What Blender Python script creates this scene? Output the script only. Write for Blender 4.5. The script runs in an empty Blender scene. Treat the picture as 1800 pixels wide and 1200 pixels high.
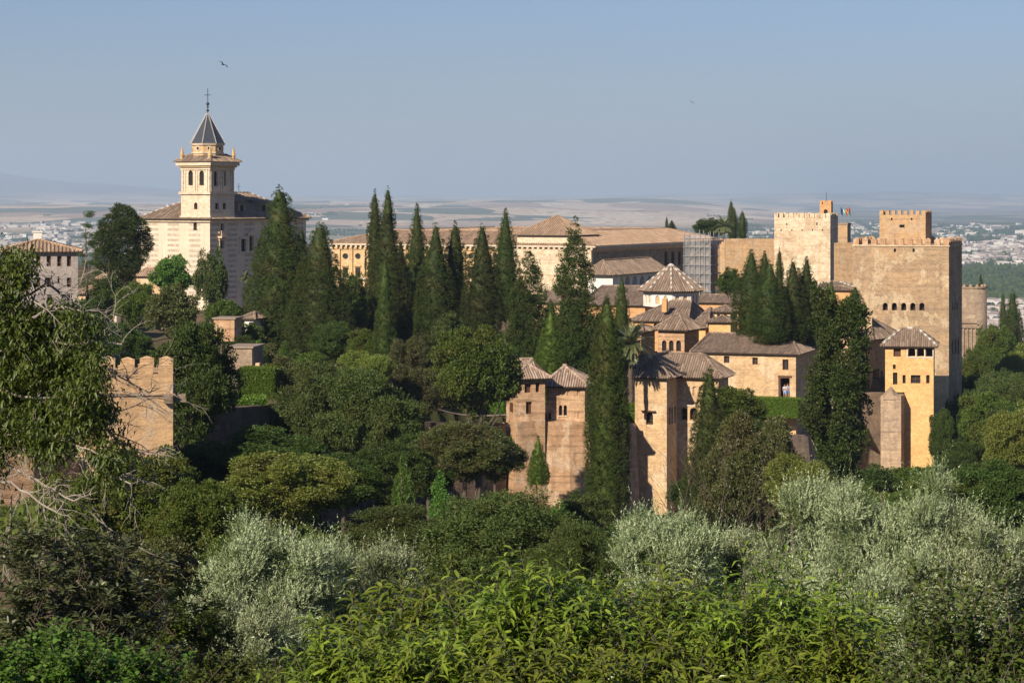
import bpy, math, random
import numpy as np
from mathutils import Vector
R = math.radians
SC = bpy.context.scene
COL = SC.collection

# ---------------------------------------------------------------- camera, sky, sun, exposure
F, CX, HY = 4000.0, 900.0, 345.0          # focal length and horizon in the photo's 1800x1200 pixels
cam_d = bpy.data.cameras.new('camera'); cam = bpy.data.objects.new('camera', cam_d); COL.objects.link(cam)
cam.location = (0, 0, 0); cam.rotation_euler = (R(90), 0, 0)
cam_d.sensor_width = 36; cam_d.lens = 36 * F / 1800; cam_d.shift_y = -(600 - HY) / 1800
cam_d.clip_start = 0.2; cam_d.clip_end = 200000
SC.camera = cam
SUN_AZ, SUN_EL = R(180 + 33), R(31)        # clockwise from +Y: behind the camera, from the left
world = bpy.data.worlds.new('World'); SC.world = world; world.use_nodes = True
wn = world.node_tree; wn.nodes.clear()
sky = wn.nodes.new('ShaderNodeTexSky'); sky.sky_type = 'NISHITA'; sky.sun_disc = False
sky.sun_elevation = SUN_EL; sky.sun_rotation = SUN_AZ; sky.altitude = 800; sky.air_density = 1.3; sky.dust_density = 0.6; sky.ozone_density = 3.5
bg = wn.nodes.new('ShaderNodeBackground'); bg.inputs[1].default_value = 0.05
wo = wn.nodes.new('ShaderNodeOutputWorld'); tint = wn.nodes.new('ShaderNodeMix'); tint.data_type = 'RGBA'; tint.blend_type = 'MULTIPLY'; tint.inputs[0].default_value = 1.0; tint.inputs[7].default_value = (0.81, 0.89, 1.27, 1)
wn.links.new(sky.outputs[0], tint.inputs[6]); wn.links.new(tint.outputs[2], bg.inputs[0]); wn.links.new(bg.outputs[0], wo.inputs[0])
sun_d = bpy.data.lights.new('sun', 'SUN'); sun = bpy.data.objects.new('sun', sun_d); COL.objects.link(sun)
sun_d.energy = 5.0; sun_d.angle = R(0.5); sun_d.color = (1.0, 0.885, 0.73)
sdir = Vector((math.sin(SUN_AZ) * math.cos(SUN_EL), math.cos(SUN_AZ) * math.cos(SUN_EL), math.sin(SUN_EL)))
sun.rotation_euler = sdir.to_track_quat('Z', 'Y').to_euler(); sun.location = (-60, -60, 80)
SC.view_settings.view_transform = 'Standard'; SC.view_settings.look = 'None'
SC.view_settings.exposure = 0.5; SC.view_settings.gamma = 1.0
SC.cycles.use_denoising = True; SC.cycles.denoising_input_passes = 'RGB_ALBEDO_NORMAL'
SC.cycles.max_bounces = 6; SC.cycles.diffuse_bounces = 3; SC.cycles.glossy_bounces = 2; SC.cycles.transmission_bounces = 3
SC.cycles.volume_bounces = 1; SC.cycles.transparent_max_bounces = 8
SC.cycles.sample_clamp_indirect = 4

# ---------------------------------------------------------------- materials
def newmat(name):
    m = bpy.data.materials.new(name); m.use_nodes = True; nt = m.node_tree; nt.nodes.clear()
    return m, nt, nt.nodes, nt.links
def N(nt, t, **kw):
    n = nt.nodes.new(t)
    for k_, v in kw.items():
        if k_.startswith('i_'): n.inputs[int(k_[2:])].default_value = v
        else: setattr(n, k_, v)
    return n
def mixc(nt, fac, a, b, blend='MIX'):
    n = nt.nodes.new('ShaderNodeMix'); n.data_type = 'RGBA'; n.blend_type = blend
    for s, v in ((0, fac), (6, a), (7, b)):
        if isinstance(v, (int, float)): n.inputs[s].default_value = v
        elif isinstance(v, tuple): n.inputs[s].default_value = v if len(v) == 4 else (*v, 1)
        else: nt.links.new(v, n.inputs[s])
    return n.outputs[2]
def ramp(nt, src, stops, interp='LINEAR'):
    n = nt.nodes.new('ShaderNodeValToRGB'); cr = n.color_ramp; cr.interpolation = interp
    while len(cr.elements) < len(stops): cr.elements.new(0.5)
    for e, (p, c) in zip(cr.elements, stops):
        e.position = p; e.color = (c, c, c, 1) if isinstance(c, (int, float)) else (*c, 1)
    nt.links.new(src, n.inputs[0]); return n.outputs[0]
def coords(nt, scale=(1, 1, 1), kind='Object'):
    tc = nt.nodes.new('ShaderNodeTexCoord'); mp = nt.nodes.new('ShaderNodeMapping')
    mp.inputs['Scale'].default_value = scale; nt.links.new(tc.outputs[kind], mp.inputs[0]); return mp.outputs[0]
def noise(nt, vec, scale, detail=4, rough=0.6):
    n = nt.nodes.new('ShaderNodeTexNoise'); n.inputs['Scale'].default_value = scale; n.inputs['Detail'].default_value = detail
    n.inputs['Roughness'].default_value = rough; nt.links.new(vec, n.inputs['Vector']); return n.outputs[0]
def finish(nt, col, rough=0.9, bump=None, bstr=0.4, bdist=0.1, spec=0.25, metal=0.0, trans=0.0, tcol=None, alpha=None):
    p = nt.nodes.new('ShaderNodeBsdfPrincipled'); o = nt.nodes.new('ShaderNodeOutputMaterial')
    if isinstance(col, tuple): p.inputs['Base Color'].default_value = (*col[:3], 1)
    else: nt.links.new(col, p.inputs['Base Color'])
    p.inputs['Roughness'].default_value = rough; p.inputs['Specular IOR Level'].default_value = spec; p.inputs['Metallic'].default_value = metal
    if bump is not None:
        b = nt.nodes.new('ShaderNodeBump'); b.inputs['Strength'].default_value = bstr; b.inputs['Distance'].default_value = bdist
        nt.links.new(bump, b.inputs['Height']); nt.links.new(b.outputs[0], p.inputs['Normal'])
    sh = p.outputs[0]
    if trans > 0:
        t = nt.nodes.new('ShaderNodeBsdfTranslucent'); mx = nt.nodes.new('ShaderNodeMixShader'); mx.inputs[0].default_value = trans
        if tcol is None: nt.links.new(col, t.inputs[0])
        elif isinstance(tcol, tuple): t.inputs[0].default_value = (*tcol, 1)
        else: nt.links.new(tcol, t.inputs[0])
        nt.links.new(sh, mx.inputs[1]); nt.links.new(t.outputs[0], mx.inputs[2]); sh = mx.outputs[0]
    if alpha is not None:
        t = nt.nodes.new('ShaderNodeBsdfTransparent'); mx = nt.nodes.new('ShaderNodeMixShader')
        if isinstance(alpha, float): mx.inputs[0].default_value = alpha
        else: nt.links.new(alpha, mx.inputs[0])
        nt.links.new(t.outputs[0], mx.inputs[1]); nt.links.new(sh, mx.inputs[2]); sh = mx.outputs[0]
    nt.links.new(sh, o.inputs[0])
def plain(name, c, rough=0.8, var=0.25, scale=2.0, spec=0.25, metal=0.0):
    m, nt, nn, ll = newmat(name)
    n = noise(nt, coords(nt), scale)
    d = tuple(x * (1 - var) for x in c)
    finish(nt, mixc(nt, ramp(nt, n, [(0.3, 0.0), (0.7, 1.0)]), c, d), rough, n, 0.2, 0.03, spec, metal); return m
def leafmat(name, c1, c2, c3=None, trans=0.3, rough=0.5, spec=0.4, big=0.35):
    """leaf colour: every leaf its own tint, plus slow drifts between clumps"""
    m, nt, nn, ll = newmat(name)
    g = nt.nodes.new('ShaderNodeNewGeometry')
    base = mixc(nt, g.outputs['Random Per Island'], c1, c2)
    if c3 is not None:
        n = noise(nt, coords(nt), big, 3)
        base = mixc(nt, ramp(nt, n, [(0.48, 0.0), (0.62, 1.0)]), base, c3)
    oi = nt.nodes.new('ShaderNodeObjectInfo')
    hs = nt.nodes.new('ShaderNodeHueSaturation')
    mr = nt.nodes.new('ShaderNodeMapRange'); mr.inputs[3].default_value = 0.8; mr.inputs[4].default_value = 1.25
    ll.new(oi.outputs['Random'], mr.inputs[0]); ll.new(mr.outputs[0], hs.inputs['Value'])
    mr2 = nt.nodes.new('ShaderNodeMapRange'); mr2.inputs[3].default_value = 0.485; mr2.inputs[4].default_value = 0.515
    ll.new(oi.outputs['Random'], mr2.inputs[0]); ll.new(mr2.outputs[0], hs.inputs['Hue'])
    ll.new(base, hs.inputs['Color'])
    finish(nt, hs.outputs[0], rough, spec=spec, trans=trans); return m
def wallmat(name, c, alt, dark, band=0.5, pock=0.4, streak=0.3, patch=0.0, patchc=(0.5, 0.4, 0.3), rough=0.95, bumpd=0.12, fine=1.0, seed=0.0, rows=0.0):
    """weathered rammed earth, brick or plaster: courses, pocks, streaks and lost patches"""
    m, nt, nn, ll = newmat(name)
    tc = nt.nodes.new('ShaderNodeTexCoord'); ad = nt.nodes.new('ShaderNodeVectorMath'); ad.operation = 'ADD'
    ad.inputs[1].default_value = (seed, seed * 1.7, seed * 0.3); ll.new(tc.outputs['Object'], ad.inputs[0]); o = ad.outputs[0]
    def sc(v):
        mp = nt.nodes.new('ShaderNodeMapping'); mp.inputs['Scale'].default_value = v; ll.new(o, mp.inputs[0]); return mp.outputs[0]
    big = noise(nt, sc((1, 1, 1.3)), 0.28, 5, 0.65)
    col = mixc(nt, ramp(nt, big, [(0.38, 0.0), (0.62, 1.0)]), c, alt)
    bn = noise(nt, sc((0.08, 0.08, 1.5)), 1.3 * fine, 5, 0.7)
    col = mixc(nt, mixc(nt, 1.0, ramp(nt, bn, [(0.5, 0.0), (0.62, 1.0)]), (band,) * 3, 'MULTIPLY'), col, dark)
    if rows:
        sp = nt.nodes.new('ShaderNodeSeparateXYZ'); ll.new(o, sp.inputs[0])
        mu = nt.nodes.new('ShaderNodeMath'); mu.operation = 'MULTIPLY'; mu.inputs[1].default_value = 1 / rows; ll.new(sp.outputs[2], mu.inputs[0])
        fr = nt.nodes.new('ShaderNodeMath'); fr.operation = 'FRACT'; ll.new(mu.outputs[0], fr.inputs[0])
        rm = ramp(nt, fr.outputs[0], [(0.0, 0.55), (0.08, 0.0), (0.9, 0.0), (1.0, 0.55)])
        brk = ramp(nt, noise(nt, sc((1, 1, 1)), 0.9, 3), [(0.42, 0.0), (0.6, 1.0)])
        col = mixc(nt, mixc(nt, 1.0, rm, brk, 'MULTIPLY'), col, dark)
    if patch:
        pn = noise(nt, sc((1, 1, 0.8)), 0.45, 6, 0.7)
        col = mixc(nt, mixc(nt, 1.0, ramp(nt, pn, [(0.53, 0.0), (0.56, 1.0)]), (patch,) * 3, 'MULTIPLY'), col, patchc)
    sk = noise(nt, sc((1.6, 1.6, 0.12)), 0.9, 4, 0.65)
    col = mixc(nt, mixc(nt, 1.0, ramp(nt, sk, [(0.52, 0.0), (0.72, 1.0)]), (streak,) * 3, 'MULTIPLY'), col, dark)
    v = nt.nodes.new('ShaderNodeTexVoronoi'); v.inputs['Scale'].default_value = 1.6 * fine; ll.new(sc((1, 1, 1.6)), v.inputs[0])
    pk = ramp(nt, v.outputs[0], [(0.0, 1.0), (0.17, 0.0)])
    pm = ramp(nt, noise(nt, sc((1, 1, 1)), 0.5, 2), [(0.45, 0.0), (0.6, 1.0)])
    col = mixc(nt, mixc(nt, 1.0, mixc(nt, 1.0, pk, pm, 'MULTIPLY'), (pock,) * 3, 'MULTIPLY'), col, tuple(x * 0.45 for x in dark))
    fn = noise(nt, sc((1, 1, 2.4)), 5.0 * fine, 4, 0.75)
    col = mixc(nt, 0.75, col, ramp(nt, fn, [(0.3, 0.32), (0.7, 0.74)]), 'OVERLAY')
    mn = noise(nt, sc((1, 1, 1.6)), 1.3, 6, 0.75)
    col = mixc(nt, 0.55, col, ramp(nt, mn, [(0.32, 0.3), (0.68, 0.74)]), 'OVERLAY')
    finish(nt, col, rough, fn, 0.55, bumpd, 0.15); return m

M = {}
M['rammed'] = wallmat('rammed_earth', (0.47, 0.30, 0.155), (0.40, 0.26, 0.14), (0.26, 0.17, 0.10), 0.7, 0.7, 0.6, 0.65, (0.40, 0.30, 0.20), rows=0.85)
M['comares'] = wallmat('rammed_earth_grey', (0.39, 0.26, 0.145), (0.32, 0.225, 0.14), (0.24, 0.17, 0.11), 0.75, 0.8, 0.7, 0.8, (0.46, 0.35, 0.22), seed=7, rows=0.85)
M['brick'] = wallmat('old_brick', (0.41, 0.24, 0.13), (0.48, 0.31, 0.18), (0.23, 0.14, 0.08), 0.75, 0.8, 0.6, 0.7, (0.54, 0.40, 0.27), fine=1.6, seed=3)
M['plaster'] = wallmat('sand_plaster', (0.54, 0.37, 0.20), (0.48, 0.32, 0.175), (0.31, 0.21, 0.125), 0.5, 0.5, 0.6, 0.6, (0.60, 0.46, 0.31), seed=11)
M['ochre'] = wallmat('ochre_plaster', (0.66, 0.40, 0.17), (0.60, 0.36, 0.15), (0.48, 0.27, 0.11), 0.15, 0.05, 0.25, 0.2, (0.68, 0.46, 0.24), seed=17)
M['orange'] = wallmat('orange_plaster', (0.55, 0.30, 0.13), (0.50, 0.28, 0.13), (0.34, 0.2, 0.1), 0.25, 0.1, 0.3, 0.2, (0.5, 0.34, 0.2), seed=19)
M['cream'] = wallmat('cream_stone', (0.62, 0.50, 0.36), (0.56, 0.44, 0.31), (0.38, 0.28, 0.2), 0.2, 0.15, 0.3, seed=23)
M['white'] = wallmat('white_plaster', (0.74, 0.69, 0.60), (0.68, 0.62, 0.53), (0.45, 0.38, 0.3), 0.1, 0.05, 0.2, seed=29)
M['pink'] = wallmat('grey_pink_plaster', (0.33, 0.285, 0.255), (0.29, 0.245, 0.22), (0.17, 0.135, 0.12), 0.2, 0.05, 0.35, seed=31)
M['gold'] = wallmat('golden_sandstone', (0.58, 0.40, 0.20), (0.50, 0.33, 0.17), (0.34, 0.21, 0.11), 0.3, 0.2, 0.3, 0.25, (0.56, 0.44, 0.28), seed=37)
M['palebrick'] = wallmat('pale_patched_brick', (0.56, 0.42, 0.27), (0.62, 0.50, 0.35), (0.33, 0.22, 0.14), 0.45, 0.7, 0.45, 0.7, (0.40, 0.29, 0.18), seed=41, rows=1.0)
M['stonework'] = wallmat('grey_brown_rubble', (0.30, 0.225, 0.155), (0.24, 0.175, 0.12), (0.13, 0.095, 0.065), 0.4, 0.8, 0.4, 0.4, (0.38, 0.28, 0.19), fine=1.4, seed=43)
M['darkstain'] = wallmat('stained_rammed_earth', (0.42, 0.30, 0.20), (0.30, 0.22, 0.155), (0.17, 0.125, 0.09), 0.5, 0.5, 0.6, 0.6, (0.46, 0.33, 0.21), seed=47)
M['shadedwall'] = wallmat('shade_darkened_earth_wall', (.13, .092, .066), (.10, .07, .05), (.06, .045, .035), .5, .5, .5, .5, (.18, .12, .08), seed=53)  # brown wall, its colour darkened to stand in for deep tree shade
M['dark'] = plain('dark_interior', (0.025, 0.02, 0.016), 0.9)
M['glass'] = plain('dark_glass', (0.03, 0.035, 0.04), 0.15, spec=0.6)
M['wood'] = plain('brown_wood', (0.12, 0.055, 0.032), 0.7, 0.4, 6)
M['eave'] = plain('dark_eave_timber', (0.06, 0.04, 0.028), 0.8, 0.3, 5)
M['slate'] = plain('blue_slate', (0.055, 0.062, 0.075), 0.4, 0.35, 3.0, spec=0.5)
M['mortar'] = plain('white_mortar', (0.58, 0.53, 0.46), 0.9)
M['metal'] = plain('galvanised_metal', (0.38, 0.38, 0.38), 0.45, 0.2, 3, metal=0.3)
M['iron'] = plain('black_iron', (0.03, 0.03, 0.035), 0.5)
M['bark'] = plain('grey_brown_bark', (0.13, 0.10, 0.075), 0.95, 0.5, 3)
M['greybark'] = plain('pale_grey_bark', (0.36, 0.31, 0.25), 0.9, 0.35, 6)
M['path'] = plain('pale_gravel', (0.34, 0.26, 0.19), 0.95, 0.3, 1.2)
M['lawn'] = plain('clipped_grass', (0.06, 0.12, 0.012), 0.95, 0.35, 3)

def tilemat(name, a, b, c):
    m, nt, nn, ll = newmat(name)
    g = nt.nodes.new('ShaderNodeNewGeometry')
    col = ramp(nt, g.outputs['Random Per Island'], [(0.0, a), (0.5, b), (1.0, c)])
    n = noise(nt, coords(nt), 0.5, 5, 0.7)
    col = mixc(nt, ramp(nt, n, [(0.45, 0.0), (0.7, 0.55)]), col, tuple(x * 0.55 for x in a))
    f = noise(nt, coords(nt), 4.0, 3, 0.7)
    col = mixc(nt, ramp(nt, f, [(0.55, 0.0), (0.7, 0.6)]), col, (0.45, 0.38, 0.29))
    finish(nt, col, 0.9, f, 0.5, 0.04, 0.2); return m
M['tile'] = tilemat('weathered_roof_tile', (0.17, 0.118, 0.082), (0.25, 0.178, 0.125), (0.34, 0.25, 0.18))
M['tilewarm'] = tilemat('warm_roof_tile', (0.30, 0.19, 0.12), (0.38, 0.25, 0.155), (0.46, 0.32, 0.21))
M['tilepink'] = tilemat('pale_pink_roof_tile', (0.27, 0.18, 0.13), (0.38, 0.27, 0.195), (0.50, 0.385, 0.29))
M['tilebed'] = plain('roof_tile_channel', (0.21, 0.15, 0.108), 0.95, 0.4, 3)

def panelmat():
    """church wall: pale plaster with rows of rubble panels"""
    m, nt, nn, ll = newmat('plaster_with_rubble_panels')
    tc = nt.nodes.new('ShaderNodeTexCoord'); sp = nt.nodes.new('ShaderNodeSeparateXYZ'); ll.new(tc.outputs['Object'], sp.inputs[0])
    ad = nt.nodes.new('ShaderNodeMath'); ad.operation = 'ADD'; ll.new(sp.outputs[0], ad.inputs[0]); ll.new(sp.outputs[1], ad.inputs[1])
    def per(src, period, duty, off):
        a = N(nt, 'ShaderNodeMath', operation='ADD', i_1=off); ll.new(src, a.inputs[0])
        b = N(nt, 'ShaderNodeMath', operation='DIVIDE', i_1=period); ll.new(a.outputs[0], b.inputs[0])
        f = N(nt, 'ShaderNodeMath', operation='FRACT'); ll.new(b.outputs[0], f.inputs[0])
        return ramp(nt, f.outputs[0], [(0.0, 0.0), (0.03, 1.0), (duty, 1.0), (duty + 0.05, 0.0)])
    wob = noise(nt, coords(nt), 1.5, 3)
    mask = mixc(nt, 1.0, per(ad.outputs[0], 4.6, 0.55, 3.4), per(sp.outputs[2], 0.88, 0.52, 0.2), 'MULTIPLY')
    rub = noise(nt, coords(nt, (1.5, 1.5, 3)), 3.5, 3, 0.8)
    rubc = ramp(nt, rub, [(0.40, (0.16, 0.125, 0.09)), (0.50, (0.40, 0.33, 0.25)), (0.58, (0.60, 0.50, 0.38))])
    bs = mixc(nt, ramp(nt, noise(nt, coords(nt), 0.3, 5), [(0.4, 0.0), (0.65, 1.0)]), (0.66, 0.54, 0.40), (0.58, 0.46, 0.34))
    st = noise(nt, coords(nt, (1.5, 1.5, 0.15)), 0.8, 4)
    bs = mixc(nt, ramp(nt, st, [(0.52, 0.0), (0.75, 0.5)]), bs, (0.40, 0.30, 0.22))
    mm = mixc(nt, 1.0, mask, ramp(nt, wob, [(0.36, 0.3), (0.5, 1.0)]), 'MULTIPLY')
    finish(nt, mixc(nt, mm, bs, rubc), 0.95, rub, 0.4, 0.08); return m
M['panels'] = panelmat()

# leaves
M['l_cypress'] = leafmat('cypress_leaf', (0.022, 0.038, 0.006), (0.054, 0.074, 0.011), (0.050, 0.052, 0.011), 0.08, 0.65, 0.2)
M['l_cypresslight'] = leafmat('young_cypress_leaf', (0.05, 0.088, 0.009), (0.08, 0.125, 0.015), None, 0.12, 0.6, 0.2)
M['l_dark'] = leafmat('dark_evergreen_leaf', (0.028, 0.054, 0.008), (0.066, 0.104, 0.016), (0.056, 0.074, 0.013), 0.2, 0.55, 0.25)
M['l_mid'] = leafmat('mid_green_leaf', (0.045, 0.078, 0.009), (0.112, 0.150, 0.020), (0.100, 0.110, 0.018), 0.28, 0.55, 0.25)
M['l_bright'] = leafmat('bright_green_leaf', (0.070, 0.150, 0.016), (0.120, 0.210, 0.030), None, 0.35)
M['l_yellow'] = leafmat('yellow_green_leaf', (0.105, 0.145, 0.018), (0.195, 0.220, 0.034), (0.150, 0.155, 0.028), 0.3)
M['l_grey'] = leafmat('acacia_leaf', (0.042, 0.068, 0.013), (0.092, 0.124, 0.027), (0.078, 0.090, 0.019), 0.22, 0.55, 0.25)
M['l_brown'] = leafmat('dull_brown_green_leaf', (0.060, 0.078, 0.018), (0.120, 0.128, 0.032), (0.095, 0.080, 0.026), 0.25)
M['l_olive'] = leafmat('olive_leaf', (0.14, 0.175, 0.07), (0.42, 0.46, 0.26), (0.10, 0.13, 0.04), 0.12, 0.5, 0.4, 1.6)
M['l_peach'] = leafmat('peach_leaf', (0.060, 0.105, 0.008), (0.25, 0.31, 0.034), (0.17, 0.20, 0.022), 0.3, 0.30, 0.5, 1.5)
M['l_walnut'] = leafmat('walnut_leaf', (0.055, 0.095, 0.012), (0.13, 0.18, 0.026), None, 0.3, 0.45, 0.5)
M['l_loquat'] = leafmat('loquat_leaf', (0.055, 0.075, 0.026), (0.120, 0.135, 0.055), None, 0.15, 0.4, 0.5)
M['l_palm'] = leafmat('palm_leaf', (0.095, 0.120, 0.045), (0.170, 0.190, 0.080), None, 0.15, 0.4, 0.5)
M['l_hedge'] = leafmat('hedge_leaf', (0.08, 0.15, 0.010), (0.15, 0.24, 0.020), None, 0.3)

# ---------------------------------------------------------------- mesh helpers
def link(o, parent=None):
    COL.objects.link(o)
    if parent is not None: o.parent = parent
    return o
def tag(o, label=None, cat=None, group=None, kind=None):
    if label: o['label'] = label
    if cat: o['category'] = cat
    if group: o['group'] = group
    if kind: o['kind'] = kind
    return o
def thing(name, label, cat, loc=(0, 0, 0), rz=0.0, group=None):
    o = bpy.data.objects.new(name, None); o.empty_display_size = 0.5; link(o)
    o.location = loc; o.rotation_euler = (0, 0, rz); return tag(o, label, cat, group)
class MB:
    def __init__(s): s.v = []; s.f = []
    def add(s, vs, fs):
        b = len(s.v); s.v.extend(tuple(v) for v in vs); s.f.extend(tuple(i + b for i in f) for f in fs); return s
    def quad(s, a, b, c, d): return s.add((a, b, c, d), ((0, 1, 2, 3),))
    def box(s, x0, y0, z0, x1, y1, z1):
        return s.add([(x0, y0, z0), (x1, y0, z0), (x1, y1, z0), (x0, y1, z0), (x0, y0, z1), (x1, y0, z1), (x1, y1, z1), (x0, y1, z1)],
                     [(0, 3, 2, 1), (4, 5, 6, 7), (0, 1, 5, 4), (1, 2, 6, 5), (2, 3, 7, 6), (3, 0, 4, 7)])
    def prism(s, poly, z0, z1, top=None):
        n = len(poly); top = top or poly
        return s.add([(x, y, z0) for x, y in poly] + [(x, y, z1) for x, y in top],
                     [tuple(range(n))[::-1], tuple(range(n, 2 * n))] + [(i, (i + 1) % n, n + (i + 1) % n, n + i) for i in range(n)])
    def cone(s, c, r0, r1, z0, z1, n=8, rot=0.0, sq=1.0):
        p0 = [(c[0] + r0 * math.cos(rot + 2 * math.pi * i / n), c[1] + sq * r0 * math.sin(rot + 2 * math.pi * i / n)) for i in range(n)]
        p1 = [(c[0] + r1 * math.cos(rot + 2 * math.pi * i / n), c[1] + sq * r1 * math.sin(rot + 2 * math.pi * i / n)) for i in range(n)]
        return s.prism(p0, z0, z1, p1)
    def tube(s, pts, rad, n=5):
        pts = [Vector(p) for p in pts]
        if isinstance(rad, (int, float)): rad = [rad] * len(pts)
        vs = []; up = Vector((0.13, 0.21, 1)).normalized()
        for i, p in enumerate(pts):
            d = (pts[min(i + 1, len(pts) - 1)] - pts[max(i - 1, 0)])
            d = d.normalized() if d.length > 1e-9 else Vector((0, 0, 1))
            a = d.cross(up) if abs(d.dot(up)) < 0.97 else d.cross(Vector((1, 0, 0)))
            a.normalize(); b = d.cross(a)
            for k in range(n):
                t = 2 * math.pi * k / n; vs.append(p + (a * math.cos(t) + b * math.sin(t)) * rad[i])
        fs = []
        for i in range(len(pts) - 1):
            for k in range(n):
                fs.append((i * n + k, i * n + (k + 1) % n, (i + 1) * n + (k + 1) % n, (i + 1) * n + k))
        fs.append(tuple(range(n))[::-1]); m = (len(pts) - 1) * n; fs.append(tuple(range(m, m + n)))
        return s.add(vs, fs)
    def build(s, name, mat, parent=None, smooth=False):
        me = bpy.data.meshes.new(name); me.from_pydata(s.v, [], s.f); me.update()
        if smooth: me.polygons.foreach_set('use_smooth', [True] * len(me.polygons))
        me.materials.append(M[mat] if isinstance(mat, str) else mat)
        return link(bpy.data.objects.new(name, me), parent)
def npmesh(name, V, Fc, mat):
    me = bpy.data.meshes.new(name); V = np.asarray(V, dtype=np.float32); Fc = np.asarray(Fc, dtype=np.int32); k = Fc.shape[1]
    me.vertices.add(len(V)); me.vertices.foreach_set('co', V.ravel())
    me.loops.add(Fc.size); me.loops.foreach_set('vertex_index', Fc.ravel())
    me.polygons.add(len(Fc)); me.polygons.foreach_set('loop_start', np.arange(0, Fc.size, k, dtype=np.int32))
    me.update(calc_edges=True); me.materials.append(M[mat] if isinstance(mat, str) else mat); return me

# ---------------------------------------------------------------- photo pixels -> world
def kx(px): return (px - CX) / F
def zat(py, Y): return (HY - py) / F * Y
def at(px, py, Y): return Vector((kx(px) * Y, Y, zat(py, Y)))
# ---------------------------------------------------------------- ground: one sheet from under the camera to the mountains
LOW = ([0, 8, 17, 42, 60, 100, 160, 230, 300, 400, 480, 600, 1000, 1300], [-2.3, -3.8, -5.7, -8.9, -13, -23, -31, -34, -36, -42, -55, -85, -125, -130])
PLAT = ([100, 130, 175, 230, 285, 330, 380, 620], [-11.5, -12.6, -16.0, -22.8, -25.5, -22, -19, -19.5])
EDGE = ([-200, -25.5, -23.5, -21, -19.3, -17.95, -17.7, -17.2, -11.4, -.6, 3.5, 8, 13.5, 17, 25.6, 36, 41, 45, 50, 54, 57, 62, 66.5, 69, 73], [134, 134, 153, 156.5, 161, 168, 190, 208, 230, 240, 241, 241.5, 250.5, 255, 267, 280, 290, 296, 300, 303, 326, 338, 348, 500, 2000])
def sstep(t):
    t = np.clip(t, 0, 1); return t * t * (3 - 2 * t)
def fbm(x, y, s, oct=5, seed=0.0):
    r = 0; a = 1.0; f_ = 1.0 / s; tot = 0
    for i in range(oct):
        p = seed + i * 17.3
        r = r + a * (np.sin(x * f_ + p + 1.7 * np.sin(y * f_ * 0.8 + p * 2)) * np.cos(y * f_ * 1.1 - p + 1.3 * np.sin(x * f_ * 0.7 + p * 3)))
        tot += a; a *= 0.5; f_ *= 2.03
    return r / tot
def terr(x, y):
    x = np.asarray(x, float); y = np.asarray(y, float)
    low = np.interp(y, *LOW)
    low = low + 7 * sstep((-x - 6) / 12) * sstep((y - 60) / 30) * (1 - sstep((y - 150) / 20))
    ye = np.interp(x, *EDGE)
    plat = np.interp(y, *PLAT) + 4.5 * sstep((-x - 3) / 16) * sstep((y - 190) / 40) * (1 - sstep((y - 330) / 50))
    m = sstep((y - ye - .2) / 1.6) * (1 - sstep((y - 640) / 120))
    z = np.where(y > 100, low * (1 - m) + np.maximum(plat, low) * m, low)
    d = np.hypot(x, y); az = np.degrees(np.arctan2(x, np.maximum(y, 1)))
    z = np.where(y < 0, -2.3 + 0 * y, z)
    z = z + 0.5 * fbm(x, y, 13, 3) * sstep((d - 20) / 60) * (1 - m) * (1 - sstep((d - 900) / 300))
    left = 1 - sstep((az - 3.5) / 5.0)
    hill = sstep((d - 5200) / 9000) * (0.10 + 0.90 * left) * (66 + 62 * fbm(x, y, 1500, 4, 3.0) * (1 - sstep((d - 16000) / 8000)))
    ridge = 350 * np.exp(-((az + 13.6) / 2.6) ** 2) + 120 * np.exp(-((az + 9.6) / 2.0) ** 2) + 120 * np.exp(-((az - 9.5) / 4.5) ** 2) + 62
    mt = sstep((d - 21000) / 12000) * ridge * (1.0 + 0.10 * fbm(x, y, 2600, 5, 9.0))
    z = np.where(d > 1200, z + hill + mt, z)
    return z
def tz(x, y): return float(terr(x, y))

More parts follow.
